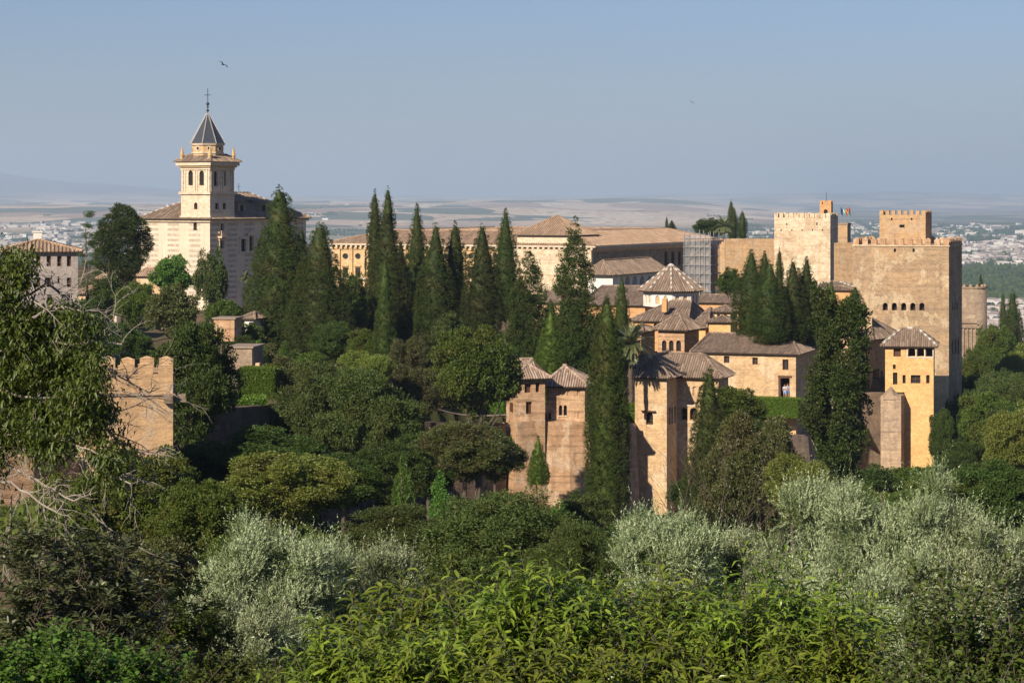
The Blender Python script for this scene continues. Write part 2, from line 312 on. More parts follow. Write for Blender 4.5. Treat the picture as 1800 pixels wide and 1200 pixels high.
def groundmat():
    m, nt, nn, ll = newmat('ground_earth_and_fields')
    tc = nt.nodes.new('ShaderNodeTexCoord')
    ln = N(nt, 'ShaderNodeVectorMath', operation='LENGTH'); ll.new(tc.outputs['Object'], ln.inputs[0])
    def sc(v, rot=0.0):
        mp = nt.nodes.new('ShaderNodeMapping'); mp.inputs['Scale'].default_value = v; mp.inputs['Rotation'].default_value = (0, 0, rot)
        ll.new(tc.outputs['Object'], mp.inputs[0]); return mp.outputs[0]
    near = mixc(nt, ramp(nt, noise(nt, sc((1, 1, 1)), 0.12, 5), [(0.42, 0.0), (0.6, 1.0)]), (0.055, 0.060, 0.022), (0.17, 0.115, 0.07))
    def vor(vec, scale, feat='F1'):
        v = nt.nodes.new('ShaderNodeTexVoronoi'); v.inputs['Scale'].default_value = scale; v.feature = feat; ll.new(vec, v.inputs['Vector']); return v
    wn_ = nt.nodes.new('ShaderNodeTexNoise'); wn_.inputs['Scale'].default_value = 0.0009; wn_.inputs['Detail'].default_value = 4; ll.new(tc.outputs['Object'], wn_.inputs['Vector'])
    sb = N(nt, 'ShaderNodeVectorMath', operation='MULTIPLY'); sb.inputs[1].default_value = (900, 900, 0); ll.new(wn_.outputs[1], sb.inputs[0])
    ad = N(nt, 'ShaderNodeVectorMath', operation='ADD'); ll.new(tc.outputs['Object'], ad.inputs[0]); ll.new(sb.outputs[0], ad.inputs[1])
    mp = nt.nodes.new('ShaderNodeMapping'); mp.inputs['Rotation'].default_value = (0, 0, 0.5); mp.inputs['Scale'].default_value = (1, 0.55, 0); ll.new(ad.outputs[0], mp.inputs[0])
    v1 = vor(mp.outputs[0], 0.0026); sep = nt.nodes.new('ShaderNodeSeparateColor'); ll.new(v1.outputs['Color'], sep.inputs[0])
    f1 = ramp(nt, sep.outputs[0], [(0.0, (0.58, 0.43, 0.28)), (0.25, (0.36, 0.24, 0.155)), (0.42, (0.13, 0.13, 0.07)), (0.57, (0.66, 0.52, 0.36)), (0.75, (0.11, 0.12, 0.065)), (0.88, (0.46, 0.34, 0.23))], 'CONSTANT')
    g1 = ramp(nt, sep.outputs[1], [(0.0, (0.035, 0.052, 0.03)), (0.3, (0.085, 0.11, 0.06)), (0.5, (0.06, 0.085, 0.045)), (0.65, (0.19, 0.19, 0.11)), (0.8, (0.06, 0.07, 0.05)), (0.92, (0.30, 0.25, 0.17))], 'CONSTANT')
    # olive groves in rows on some of the fields
    dots = vor(sc((1, 1, 0)), 0.02); dm = ramp(nt, dots.outputs['Distance'], [(0.25, 1.0), (0.4, 0.0)])
    gm = ramp(nt, sep.outputs[2], [(0.5, 0.0), (0.52, 0.75)], 'CONSTANT')
    f1 = mixc(nt, mixc(nt, 1.0, dm, gm, 'MULTIPLY'), f1, (0.075, 0.08, 0.05))
    spx = nt.nodes.new('ShaderNodeSeparateXYZ'); ll.new(tc.outputs['Object'], spx.inputs[0])
    hz = N(nt, 'ShaderNodeMapRange'); hz.inputs[1].default_value = -128; hz.inputs[2].default_value = -112; ll.new(spx.outputs[2], hz.inputs[0])
    far = mixc(nt, hz.outputs[0], g1, f1)
    sm = noise(nt, sc((1, 1, 0)), 0.004, 6, 0.7)
    far = mixc(nt, 0.5, far, ramp(nt, sm, [(0.3, 0.3), (0.7, 0.75)]), 'OVERLAY')
    mt_ = N(nt, 'ShaderNodeMapRange'); mt_.inputs[1].default_value = -20; mt_.inputs[2].default_value = 60; ll.new(spx.outputs[2], mt_.inputs[0])
    far = mixc(nt, mt_.outputs[0], far, (0.16, 0.14, 0.115))
    fr = N(nt, 'ShaderNodeMapRange'); fr.inputs[1].default_value = 1100; fr.inputs[2].default_value = 1700; ll.new(ln.outputs['Value'], fr.inputs[0])
    finish(nt, mixc(nt, fr.outputs[0], near, far), 1.0, spec=0.05); return m
rad = np.concatenate([np.linspace(1.0, 420, 280), np.geomspace(424, 46000, 190)])
ang = np.radians(np.concatenate([np.linspace(-180, -32, 30, endpoint=False), np.linspace(-32, -15, 40, endpoint=False), np.linspace(-15, 15, 420), np.linspace(15.4, 32, 40), np.linspace(36, 176, 30)]))
RR, AA = np.meshgrid(rad, ang, indexing='ij'); GX = RR * np.sin(AA); GY = RR * np.cos(AA); GZ = terr(GX, GY)
nr, na = RR.shape; ii, jj = np.meshgrid(np.arange(nr - 1), np.arange(na), indexing='ij'); j2 = (jj + 1) % na
GF = np.stack([ii * na + jj, ii * na + j2, (ii + 1) * na + j2, (ii + 1) * na + jj], -1).reshape(-1, 4)[:, ::-1]
gv = np.stack([GX, GY, GZ], -1).reshape(-1, 3)
gm_ = npmesh('ground', gv, GF, groundmat()); gm_.polygons.foreach_set('use_smooth', [True] * len(gm_.polygons))
tag(link(bpy.data.objects.new('ground', gm_)), kind='structure')

# ---------------------------------------------------------------- buildings
class Bld:
    """A block: local origin at its front-left corner, +x along the front, +y to the back; a = clockwise turn in degrees."""
    def __init__(s, name, label, cat, O, a, W, D, zb=-40.0, group=None, root=None):
        s.a = R(a); s.O = O; s.W = W; s.D = D; s.zb = zb
        s.r = (math.cos(s.a), -math.sin(s.a)); s.b = (math.sin(s.a), math.cos(s.a))
        s.root = root or thing(name, label, cat, (O[0], O[1], zb), -s.a, group)
        s.off = (0, 0)
    @classmethod
    def px(c, name, label, cat, pl, pc, pr, Yc, a, D=None, **kw):
        """front spans photo columns pl..pc, right side pc..pr, near right corner at depth Yc"""
        ar = R(a); Xc = kx(pc) * Yc; kl = kx(pl)
        W = (Xc - kl * Yc) / (math.cos(ar) + kl * math.sin(ar))
        if D is None: D = (kx(pr) * Yc - Xc) / (math.sin(ar) - kx(pr) * math.cos(ar))
        O = (Xc - W * math.cos(ar), Yc + W * math.sin(ar))
        return c(name, label, cat, O, a, W, D, **kw)
    def world(s, lx, ly): return (s.O[0] + lx * s.r[0] + ly * s.b[0], s.O[1] + lx * s.r[1] + ly * s.b[1])
    def local_of(s, X, Y):
        dx, dy = X - s.O[0], Y - s.O[1]; return (dx * s.r[0] + dy * s.r[1], dx * s.b[0] + dy * s.b[1])
    def lz(s, z): return z - s.zb
    def on(s, p, d, px_, py_):
        """(u, z) where the ray through a photo pixel meets the vertical plane through local p along local d"""
        P = s.world(*p); q = s.world(p[0] + d[0], p[1] + d[1]); dx, dy = q[0] - P[0], q[1] - P[1]
        k_ = kx(px_); u = (k_ * P[1] - P[0]) / (dx - k_ * dy); Y = P[1] + u * dy
        return u, s.lz(zat(py_, Y))
    def zf(s, py_, lx=None, ly=0.0):
        X, Y = s.world(s.W if lx is None else lx, ly); return s.lz(zat(py_, Y))
    def faces(s, x0, y0, x1, y1):
        return {'F': ((x0, y0), (1, 0), x1 - x0), 'R': ((x1, y0), (0, 1), y1 - y0), 'B': ((x1, y1), (-1, 0), x1 - x0), 'L': ((x0, y1), (0, -1), y1 - y0)}
    def block(s, z0, z1, mat, ops=(), rect=None, name='wall', parent=None, label=None, skip='', thick_top=True):
        """walled block with real openings. ops: (face, px0, py0, px1, py1, kind) in photo pixels; z0/z1 local"""
        x0, y0, x1, y1 = rect or (0, 0, s.W, s.D); fc = s.faces(x0, y0, x1, y1); mb = MB(); wins = []
        for key, (p, d, w) in fc.items():
            if key in skip: continue
            n = (d[1], -d[0]); lst = []
            for o in ops:
                if o[0] != key: continue
                ua, zb_ = s.on(p, d, o[1], o[2]); ub, za = s.on(p, d, o[3], o[4])
                zc = s.on(p, d, o[1], o[4])[1]; ua, ub = min(ua, ub), max(ua, ub)
                lst.append([max(ua, 0.05), max(z0 + .05, min(za, zc, zb_)), min(ub, w - 0.05), min(max(zb_, za), z1 - 0.05), o[5], o[6] if len(o) > 6 else {}])
            openings(mb, p, d, n, w, z0, z1, lst); wins += [(p, d, n, l) for l in lst]
        if thick_top: mb.quad((x0, y0, z1), (x1, y0, z1), (x1, y1, z1), (x0, y1, z1))
        o_ = mb.build(name, mat, parent or s.root)
        if label: o_['label'] = label
        for p, d, n, l in wins: window(s, p, d, n, l, parent or s.root, mat)
        return o_
    def hip(s, ze, zr, rect=None, over=0.45, inset=None, mat='tile', ridge='x', parent=None, caps='tile', spacing=0.27, name='roof', il=None, ir=None, slab=0.16, beads=False, off=None):
        x0, y0, x1, y1 = rect or (0, 0, s.W, s.D); x0 -= over; y0 -= over; x1 += over; y1 += over
        w, d = x1 - x0, y1 - y0; ym = (y0 + y1) / 2; xm = (x0 + x1) / 2
        if ridge == 'x':
            if off is not None: ym = y0 + off * d
            i = min(d, w) / 2 if inset is None else inset; a_ = (x0 + (i if il is None else il), ym, zr); b_ = (x1 - (i if ir is None else ir), ym, zr)
            pl = [[(x0, y0, ze), (x1, y0, ze), b_, a_], [(x1, y0, ze), (x1, y1, ze), b_], [(x1, y1, ze), (x0, y1, ze), a_, b_], [(x0, y1, ze), (x0, y0, ze), a_]]
        else:
            i = min(d, w) / 2 if inset is None else inset; a_ = (xm, y0 + (i if il is None else il), zr); b_ = (xm, y1 - (i if ir is None else ir), zr)
            pl = [[(x0, y0, ze), (x1, y0, ze), a_], [(x1, y0, ze), (x1, y1, ze), b_, a_], [(x1, y1, ze), (x0, y1, ze), b_], [(x0, y1, ze), (x0, y0, ze), a_, b_]]
        hips = [((x0, y0, ze), a_), ((x1, y0, ze), b_ if ridge == 'x' else a_), ((x1, y1, ze), b_), ((x0, y1, ze), a_ if ridge == 'x' else b_), (a_, b_)]
        rf = roof(pl, hips, parent or s.root, mat, spacing, name, beads)
        MB().box(x0 + .06, y0 + .06, ze - slab, x1 - .06, y1 - .06, ze - 0.02).build('eave', 'eave', rf)
        return rf

def clipline(poly2, x):
    """range of v where the vertical line u=x crosses a convex polygon"""
    vs = []
    for i in range(len(poly2)):
        (a, b), (c, d) = poly2[i], poly2[(i + 1) % len(poly2)]
        if (a - x) * (c - x) <= 0 and abs(a - c) > 1e-9: vs.append(b + (d - b) * (x - a) / (c - a))
    return (min(vs), max(vs)) if len(vs) >= 2 else None
def roof(planes, hips, parent, mat='tile', spacing=0.36, name='roof', beads=False):
    """tiled roof: a channel sheet with rows of half-round cover tiles running up each slope"""
    rnd = random.Random(len(planes) * 7 + int(abs(planes[0][0][0]) * 10)); base = MB(); t = MB()
    for pl in planes:
        base.add(pl, [tuple(range(len(pl)))])
        p0, p1 = Vector(pl[0]), Vector(pl[1]); u = (p1 - p0).normalized(); nrm = u.cross(Vector(pl[2]) - p0)
        if nrm.length < 1e-6: continue
        nrm.normalize()
        if nrm.z < 0: nrm = -nrm
        v = nrm.cross(u).normalized()
        if v.z < 0: v = -v
        p2 = [((Vector(q) - p0).dot(u), (Vector(q) - p0).dot(v)) for q in pl]
        umax = max(q[0] for q in p2); umin = min(q[0] for q in p2); x = umin + spacing / 2; r = spacing * 0.33
        while x < umax:
            cl = clipline(p2, x)
            if cl and cl[1] - cl[0] > 0.15:
                y = cl[0] - 0.08
                while y < cl[1]:
                    L = min(rnd.uniform(0.8, 1.5), cl[1] - y + 0.02); h = r * rnd.uniform(0.5, 0.75); lift = rnd.uniform(0, .02); xx = x + rnd.uniform(-.02, .02)
                    q = []
                    for yy, hh in ((y, h + lift + .03), (y + L, h + lift)):
                        for du, dn in ((-r, 0.01), (-r * .55, hh * .85), (r * .55, hh * .85), (r, 0.01)): q.append(p0 + u * (xx + du) + v * yy + nrm * dn)
                    t.add(q, [(0, 1, 5, 4), (1, 2, 6, 5), (2, 3, 7, 6), (0, 3, 2, 1)])
                    y += L
            x += spacing
    rf = t.build(name, mat, parent); base.build('tile_bed', 'tilebed', rf)
    if hips:
        c = MB(); bd = MB()
        for a_, b_ in hips:
            a_, b_ = Vector(a_), Vector(b_); L = (b_ - a_).length
            if L < 0.3: continue
            n = max(1, int(L / 0.5)); up = Vector((0, 0, 0.07))
            for i in range(n):
                q0 = a_.lerp(b_, i / n) + up; q1 = a_.lerp(b_, (i + 0.95) / n) + up
                (bd if beads and i % 2 else c).tube([q0, q1], [0.17, 0.14] if not (beads and i % 2) else [.16, .16], 6)
        if c.v: c.build('ridge_cap', mat, rf)
        if bd.v: bd.build('mortar_bead', 'mortar', rf)
    return rf

def openings(mb, p, d, n, w, z0, z1, lst):
    P = lambda u, z, dep=0.0: (p[0] + d[0] * u - n[0] * dep, p[1] + d[1] * u - n[1] * dep, z)
    us = sorted({0, w} | {l[0] for l in lst} | {l[2] for l in lst}); zs = sorted({z0, z1} | {l[1] for l in lst} | {l[3] for l in lst})
    for i in range(len(us) - 1):
        for j in range(len(zs) - 1):
            um, zm = (us[i] + us[i + 1]) / 2, (zs[j] + zs[j + 1]) / 2
            if any(l[0] < um < l[2] and l[1] < zm < l[3] for l in lst): continue
            mb.quad(P(us[i], zs[j]), P(us[i + 1], zs[j]), P(us[i + 1], zs[j + 1]), P(us[i], zs[j + 1]))
    for u0, za, u1, zb, kind, op in lst:
        dep = op.get('dep', 0.12 if 'blind' in kind else 0.35)
        arch = 'arch' in kind; rnd_ = 'round' in kind; um = (u0 + u1) / 2; rr = (u1 - u0) / 2
        if rnd_:
            zc = (za + zb) / 2; n_ = 16; rz = (zb - za) / 2
            cp = [(um + rr * math.cos(2 * math.pi * k / n_), zc + rz * math.sin(2 * math.pi * k / n_)) for k in range(n_ + 1)]
            cor = [(u1, zb), (u0, zb), (u0, za), (u1, za)]
            for k in range(n_):
                mb.add([P(*cp[k]), P(*cp[k + 1]), P(*cor[k // 4])], [(0, 1, 2)])
                mb.quad(P(*cp[k]), P(*cp[k + 1]), P(*cp[k + 1], dep), P(*cp[k], dep))
            for k in range(4): mb.add([P(*cp[4 * k]), P(*cor[k]), P(*cor[k - 1])], [(0, 1, 2)])
            continue
        zs_ = zb - min(rr * 1.05, (zb - za) * 0.6) if arch else zb
        mb.quad(P(u0, za), P(u0, zs_), P(u0, zs_, dep), P(u0, za, dep)); mb.quad(P(u1, zs_), P(u1, za), P(u1, za, dep), P(u1, zs_, dep))
        mb.quad(P(u0, za, dep), P(u1, za, dep), P(u1, za), P(u0, za))
        if arch:
            n_ = 10; cp = [(um - rr * math.cos(math.pi * k / n_), zs_ + (zb - zs_) * math.sin(math.pi * k / n_)) for k in range(n_ + 1)]
            for k in range(n_):
                c = (u0, zb) if k < n_ // 2 else (u1, zb)
                mb.add([P(*cp[k]), P(*c), P(*cp[k + 1])], [(0, 1, 2)]); mb.quad(P(*cp[k]), P(*cp[k + 1]), P(*cp[k + 1], dep), P(*cp[k], dep))
        else: mb.quad(P(u0, zb, dep), P(u1, zb, dep), P(u1, zb), P(u0, zb))
def window(s, p, d, n, l, parent, wallm):
    u0, za, u1, zb, kind, op = l; dep = op.get('dep', 0.12 if 'blind' in kind else 0.35)
    P = lambda u, z, dp: (p[0] + d[0] * u - n[0] * dp, p[1] + d[1] * u - n[1] * dp, z)
    if 'open' in kind: return
    if 'blind' in kind:
        mb = MB().quad(P(u0, za, dep), P(u1, za, dep), P(u1, zb, dep), P(u0, zb, dep)); mb.build('blind_window', op.get('mat', wallm), parent); return
    nm = 'door' if 'door' in kind else 'window'
    pane = 'wood' if 'shut' in kind else ('dark' if 'dark' in kind or 'arch' in kind else 'glass')
    pane = op.get('mat', pane); w_ = MB().quad(P(u0, za, dep), P(u1, za, dep), P(u1, zb, dep), P(u0, zb, dep)).build(nm, pane, parent)
    fr = MB(); t = min(0.09, (u1 - u0) * 0.14)
    def bar(ua, zc, ub, zd, df=0.06):
        a_ = [P(ua, zc, dep - df), P(ub, zc, dep - df), P(ub, zd, dep - df), P(ua, zd, dep - df)]; b_ = [P(ua, zc, dep - .004), P(ub, zc, dep - .004), P(ub, zd, dep - .004), P(ua, zd, dep - .004)]
        fr.add(a_ + b_, [(0, 1, 2, 3), (0, 4, 5, 1), (1, 5, 6, 2), (2, 6, 7, 3), (3, 7, 4, 0)])
    if 'dark' not in kind and 'arch' not in kind and 'round' not in kind:
        bar(u0, za, u0 + t, zb); bar(u1 - t, za, u1, zb); bar(u0 + t, za, u1 - t, za + t); bar(u0 + t, zb - t, u1 - t, zb); um = (u0 + u1) / 2; bar(um - t / 2, za + t, um + t / 2, zb - t)
        if 'shut' not in kind: bar(u0 + t, (za + zb) / 2 - t / 2, um - t / 2, (za + zb) / 2 + t / 2); bar(um + t / 2, (za + zb) / 2 - t / 2, u1 - t, (za + zb) / 2 + t / 2)
        fr.build('frame', 'wood', w_)
    if 'rail' in kind: fr2 = MB(); fr = fr2; bar(u0, za + (zb - za) * .3, u1, za + (zb - za) * .3 + .08); bar(u0, za + .02, u1, za + .12); fr2.build('railing', 'wood', w_)
def band(s, z0, z1, out, mat, rect=None, name='cornice', parent=None):
    """moulding ring standing proud of the walls"""
    x0, y0, x1, y1 = rect or (0, 0, s.W, s.D); mb = MB(); i = 0.02
    mb.box(x0 - out, y0 - out, z0, x1 + out, y0 + i, z1); mb.box(x0 - out, y1 - i, z0, x1 + out, y1 + out, z1)
    mb.box(x0 - out, y0 + i, z0, x0 + i, y1 - i, z1); mb.box(x1 - i, y0 + i, z0, x1 + out, y1 - i, z1)
    return mb.build(name, mat, parent or s.root)
def merlons(s, z, h, w, gap, mat, rect=None, th=0.5, pyr=0.0, parent=None, faces='FRBL'):
    """crenellation: a breast wall course cut into merlons, each a mesh of its own"""
    x0, y0, x1, y1 = rect or (0, 0, s.W, s.D)
    for key, (p, d, L) in s.faces(x0, y0, x1, y1).items():
        if key not in faces: continue
        n = (d[1], -d[0]); k_ = max(2, round((L + gap) / (w + gap))); ww = (L - gap * (k_ - 1)) / k_
        for i in range(k_):
            if key in 'RL' and i in (0, k_ - 1): continue
            a_ = i * (ww + gap); b_ = a_ + ww; mb = MB()
            q = [(p[0] + d[0] * u - n[0] * t, p[1] + d[1] * u - n[1] * t) for u, t in ((a_, 0), (b_, 0), (b_, th), (a_, th))]
            hh = h * (1 + 0.08 * math.sin(i * 2.7))
            mb.prism(q, z, z + hh)
            cx_, cy_ = sum(t[0] for t in q) / 4, sum(t[1] for t in q) / 4
            if pyr: mb.prism([(cx_ + (t[0] - cx_) * 1.06, cy_ + (t[1] - cy_) * 1.1) for t in q], z + hh, z + hh + pyr, [(cx_ + (t[0] - cx_) * .12, cy_ + (t[1] - cy_) * .12) for t in q])
            mb.build('merlon', mat, parent or s.root)
# ---------------------------------------------------------------- church with bell tower (left)
ch = Bld.px('church', 'pale church with a square bell tower and dark pointed spire', 'church', 248, 369, 538, 380, 32)
ze = ch.zf(385)
ch.block(0, ze, 'panels', [('F', 340, 392, 346, 405, 'dark'), ('R', 387, 393, 393, 407, 'dark'), ('R', 387, 423, 393, 437, 'dark'), ('R', 387, 498, 393, 512, 'dark'),
    ('R', 423, 420, 432, 442, 'glass'), ('R', 437, 414, 445, 441, 'arch'), ('R', 452, 420, 460, 442, 'glass'), ('F', 300, 480, 305, 492, 'dark')])
band(ch, ze - 0.5, ze - .02, 0.35, 'cream')
rx = ch.W / 2; zr = ch.lz(0.6)
ch.hip(ze, zr, over=0.7, ridge='y', il=9.5, ir=7.5, mat='tile', beads=True, spacing=.45)
tw_pl, tw_pr = 319, 411
def ondepth(b, key, px_):
    fc = b.faces(0, 0, b.W, b.D)[key]; return b.on(fc[0], fc[1], px_, 400)[0]
tu = ondepth(ch, 'F', 319); tv = ondepth(ch, 'R', 411)
sq = min(ch.W - tu, tv); tu = ch.W - (ch.W - tu); TR = (tu, -0.12, ch.W + 0.12, tv)
# stone surrounds on the right face
def surround(b, key, x0, y0, x1, y1, out=0.14, t=0.3, mat='cream', name='window_surround', ped=False):
    p, d, w = b.faces(0, 0, b.W, b.D)[key]; n = (d[1], -d[0]); u0, z1 = b.on(p, d, x0, y0); u1, _ = b.on(p, d, x1, y0); z0 = b.on(p, d, x0, y1)[1]
    u0, u1 = min(u0, u1), max(u0, u1); mb = MB()
    def bx(ua, za, ub, zb, o):
        q = [(p[0] + d[0] * u + n[0] * s_, p[1] + d[1] * u + n[1] * s_) for u, s_ in ((ua, o), (ub, o), (ub, -.02), (ua, -.02))]; mb.prism(q, za, zb)
    bx(u0 - t, z0, u0 - .01, z1, out); bx(u1 + .01, z0, u1 + t, z1, out); bx(u0 - t * 1.5, z1 + .005, u1 + t * 1.5, z1 + t, out + .12); bx(u0 - t * 1.5, z0 - t, u1 + t * 1.5, z0 - .005, out + .08)
    if ped: bx(u0 - t, z1 + t, u1 + t, z1 + t * 1.6, out + .06); bx(u0 + t * .3, z1 + t * 1.6, u1 - t * .3, z1 + t * 2.2, out + .04)
    return mb.build(name, mat, b.root)
for r_ in ((423, 420, 432, 442), (452, 420, 460, 442)): surround(ch, 'R', *r_)
surround(ch, 'R', 437, 414, 445, 441, .2, .35, ped=True); surround(ch, 'R', 387, 393, 393, 407); surround(ch, 'R', 387, 423, 393, 437)
p, d, w = ch.faces(0, 0, ch.W, ch.D)['R']; ub, zb_ = ch.on(p, d, 390, 415)
mb = MB().box(ch.W - .02, ub - 1.1, zb_ - .3, ch.W + .9, ub + 1.1, zb_)
for i in range(9): mb.box(ch.W + .75, ub - 1.05 + i * .25, zb_ + .003, ch.W + .85, ub - .97 + i * .25, zb_ + .8)
mb.box(ch.W + .7, ub - 1.1, zb_ + .803, ch.W + .9, ub + 1.1, zb_ + .9); mb.build('balcony', 'cream', ch.root)
# dormers in the shaded roof side
for v0 in (9.5, 15.5):
    mb = MB().box(ch.W - 4.2, v0, ze + .8, ch.W - 1.6, v0 + 1.9, ze + 2.7); dm = mb.build('dormer', 'stonework', ch.root)
    roof([[(ch.W - 1.3, v0 - .3, ze + 2.72), (ch.W - 1.3, v0 + 2.2, ze + 2.72), (ch.W - 5, v0 + 2.2, ze + 3.5), (ch.W - 5, v0 - .3, ze + 3.5)]], [], dm, 'tile', .4)
    MB().box(ch.W - 1.62, v0 + .5, ze + 1.2, ch.W - 1.57, v0 + 1.4, ze + 2.3).build('window', 'dark', dm)
# lower wing with its own hip in front of the right face

# bell tower
z1 = ch.zf(340); z2 = ch.zf(290); z3 = ch.zf(284)
twr = MB(); T = TR
def opsz(lst): return lst
ch.block(ze - .2, z1, 'cream', [('F', 341, 356, 347, 368, 'arch'), ('R', 378.5, 357, 385, 368, 'dark'), ('R', 392, 357, 398, 368, 'dark')], rect=T, name='tower_shaft')
band(ch, ze - .1, ze + .5, 0.16, 'cream', T); band(ch, z1 - .15, z1 + .3, 0.3, 'cream', T)
B = (T[0] + .12, T[1] + .12, T[2] - .12, T[3] - .12)
ch.block(z1 + .1, z2, 'cream', [('F', 331, 300, 339, 326, 'arch'), ('F', 350.5, 300, 358.5, 326, 'arch'), ('R', 376, 300, 382.5, 327, 'arch'), ('R', 391, 300, 397.5, 327, 'arch')], rect=B, name='belfry')
for key, (p, d, L) in ch.faces(*B).items():
    n = (d[1], -d[0])
    for t in (0.02, 0.10, 0.45, 0.53, 0.88, 0.96):
        u = t * L; q = [(p[0] + d[0] * (u + a_) + n[0] * o_, p[1] + d[1] * (u + a_) + n[1] * o_) for a_, o_ in ((0, .14), (.28, .14), (.28, -.01), (0, -.01))]
        MB().prism(q, z1 + .32, z2 - .3).build('pilaster', 'cream', ch.root)
band(ch, z2 - .8, z2 - .4, .2, 'cream', B, 'entablature'); band(ch, z2 - .1, z3, .75, 'cream', B); band(ch, z2 - .38, z2 - .12, .45, 'gold', B, 'entablature')
cxm, cym = (T[0] + T[2]) / 2, (T[1] + T[3]) / 2; hw = (T[2] - T[0]) / 2
rd = 2.72; z4 = ch.zf(279); z5 = ch.zf(251.5); z6 = ch.zf(198)
e = .95 + hw; pl = []
cn = [(cxm - e, cym - e), (cxm + e, cym - e), (cxm + e, cym + e), (cxm - e, cym + e)]; c2 = [(cxm + (x - cxm) * .5, cym + (y - cym) * .5) for x, y in cn]
for i in range(4):
    a_, b_ = cn[i], cn[(i + 1) % 4]; c_, d_ = c2[(i + 1) % 4], c2[i]; pl.append([(*a_, z3 + .02), (*b_, z3 + .02), (*c_, z4 + .8), (*d_, z4 + .8)])
roof(pl, [((*cn[i], z3), (*c2[i], z4 + .8)) for i in range(4)], ch.root, 'tile', .36, 'skirt_roof')
MB().cone((cxm, cym), rd, rd, z3, z5 - .35, 8, R(22.5)).build('octagonal_drum', 'gold', ch.root)
MB().cone((cxm, cym), rd + .14, rd + .14, z4 + .9, z4 + 1.15, 8, R(22.5)).build('moulding', 'cream', ch.root)
MB().cone((cxm, cym), rd + .2, rd + .35, z5 - .34, z5, 8, R(22.5)).build('cornice', 'cream', ch.root)
for k_ in range(8):
    an = R(45 * k_); dv = Vector((math.cos(an), math.sin(an), 0)); rr_ = rd * math.cos(R(22.5)); c0 = Vector((cxm, cym, (z4 + z5) / 2 + .45))
    ring = MB().tube([c0 + dv * (rr_ - .02), c0 + dv * (rr_ + .1)], .44, 14).build('round_window_surround', 'cream', ch.root)
    MB().tube([c0 + dv * (rr_), c0 + dv * (rr_ + .106)], .27, 14).build('round_window', 'dark', ring)
sp_ = MB().cone((cxm, cym), rd + .3, .1, z5 + .003, z6, 8, R(22.5)).build('spire', 'slate', ch.root)
mb = MB()
for k_ in range(8):
    an = R(45 * k_ + 22.5)
    for i in range(26):
        t = i / 26; r_ = (rd + .3) * (1 - t) + .1 * t; mb.cone((cxm + (r_ + .02) * math.cos(an), cym + (r_ + .02) * math.sin(an)), .10, .08, z5 + .05 + (z6 - z5) * t, z5 + .05 + (z6 - z5) * t + .13, 5)
mb.build('mortar_bead', 'mortar', sp_)
mb = MB().tube([(cxm, cym, z6 - .1), (cxm, cym, z6 + 4.3)], .055, 6)
for zz, r_ in ((.5, .25), (1.1, .2), (1.6, .3)): mb.tube([(cxm, cym, z6 + zz - r_), (cxm, cym, z6 + zz - r_ * .6), (cxm, cym, z6 + zz), (cxm, cym, z6 + zz + r_ * .6), (cxm, cym, z6 + zz + r_)], [.04, r_ * .7, r_, r_ * .7, .04], 8)
ca, sa = math.cos(R(-32)), math.sin(R(-32)); mb.tube([(cxm - .55 * ca, cym + .55 * -sa * -1, z6 + 3.1), (cxm + .55 * ca, cym - .55 * -sa * -1, z6 + 3.1)], .055, 6)
mb.build('cross', 'iron', ch.root)
for x, y in ((B[0], B[1]), (B[2], B[1]), (B[2], B[3]), (B[0], B[3])):
    MB().cone((x, y), .42, .42, z3 + .02, z3 + .7, 4, R(45)).cone((x, y), .28, .38, z3 + .7, z3 + 1.1, 8).cone((x, y), .38, .06, z3 + 1.1, z3 + 2.5, 8).build('pinnacle', 'gold', ch.root)
# small cross on the nave ridge
mb = MB().tube([(rx, 17, zr), (rx, 17, zr + 1.7)], .04, 5).tube([(rx - .35, 17, zr + 1.1), (rx + .35, 17, zr + 1.1)], .04, 5); mb.build('ridge_cross', 'iron', ch.root)

# ---------------------------------------------------------------- grey-pink house, far left
hl = Bld.px('house', 'grey pink plastered house with shuttered windows at the far left', 'house', 2, 137, 142, 268, -11.2, D=9)
ze = hl.zf(442)
cols = [(45, 52), (63.5, 71), (82, 89.5), (100.5, 108), (117.5, 125)]
ops = [('F', a_, 450, b_, 468, 'shut') for a_, b_ in cols] + [('F', a_, 488, b_, 504.5, 'shut') for i, (a_, b_) in enumerate(cols) if i != 3] + [('F', 101, 486, 104.5, 498, 'shut'), ('F', 83, 518, 91, 543, 'glass'), ('F', 118, 516, 125, 538, 'shut'), ('F', 20, 452, 27, 470, 'shut')]
hl.block(0, ze, 'pink', ops)
band(hl, ze - 5.0, ze - 4.85, .06, 'pink', name='string_course')
hl.hip(ze, hl.lz(zat(421, 273)), over=.55, il=5, ir=5.2, mat='tilewarm', spacing=.45)
MB().box(hl.W - 5.2, 4.2, ze + .8, hl.W - 4.2, 5.6, ze + 2.2).box(hl.W - 5.3, 4.1, ze + 2.2, hl.W - 4.1, 5.7, ze + 2.35).build('chimney', 'white', hl.root)
def house(name, label, cat, pl, pc, pr, Yc, a, ytop, yridge, wall, rf='tile', ops=(), D=None, zb=-40, group=None, over=.45, ridge='x', il=None, ir=None, inset=None, spacing=.36, beads=False, rzY=None, off=None):
    b = Bld.px(name, label, cat, pl, pc, pr, Yc, a, D=D, zb=zb, group=group); ze = b.zf(ytop); b.block(0, ze, wall, list(ops))
    rY = b.world(b.W / 2, b.D / 2)[1]
    b.hip(ze + .01, b.lz(zat(yridge, rY)), over=over, ridge=ridge, il=il, ir=ir, inset=inset, mat=rf, spacing=spacing, beads=beads, off=off); b.ze = ze; return b
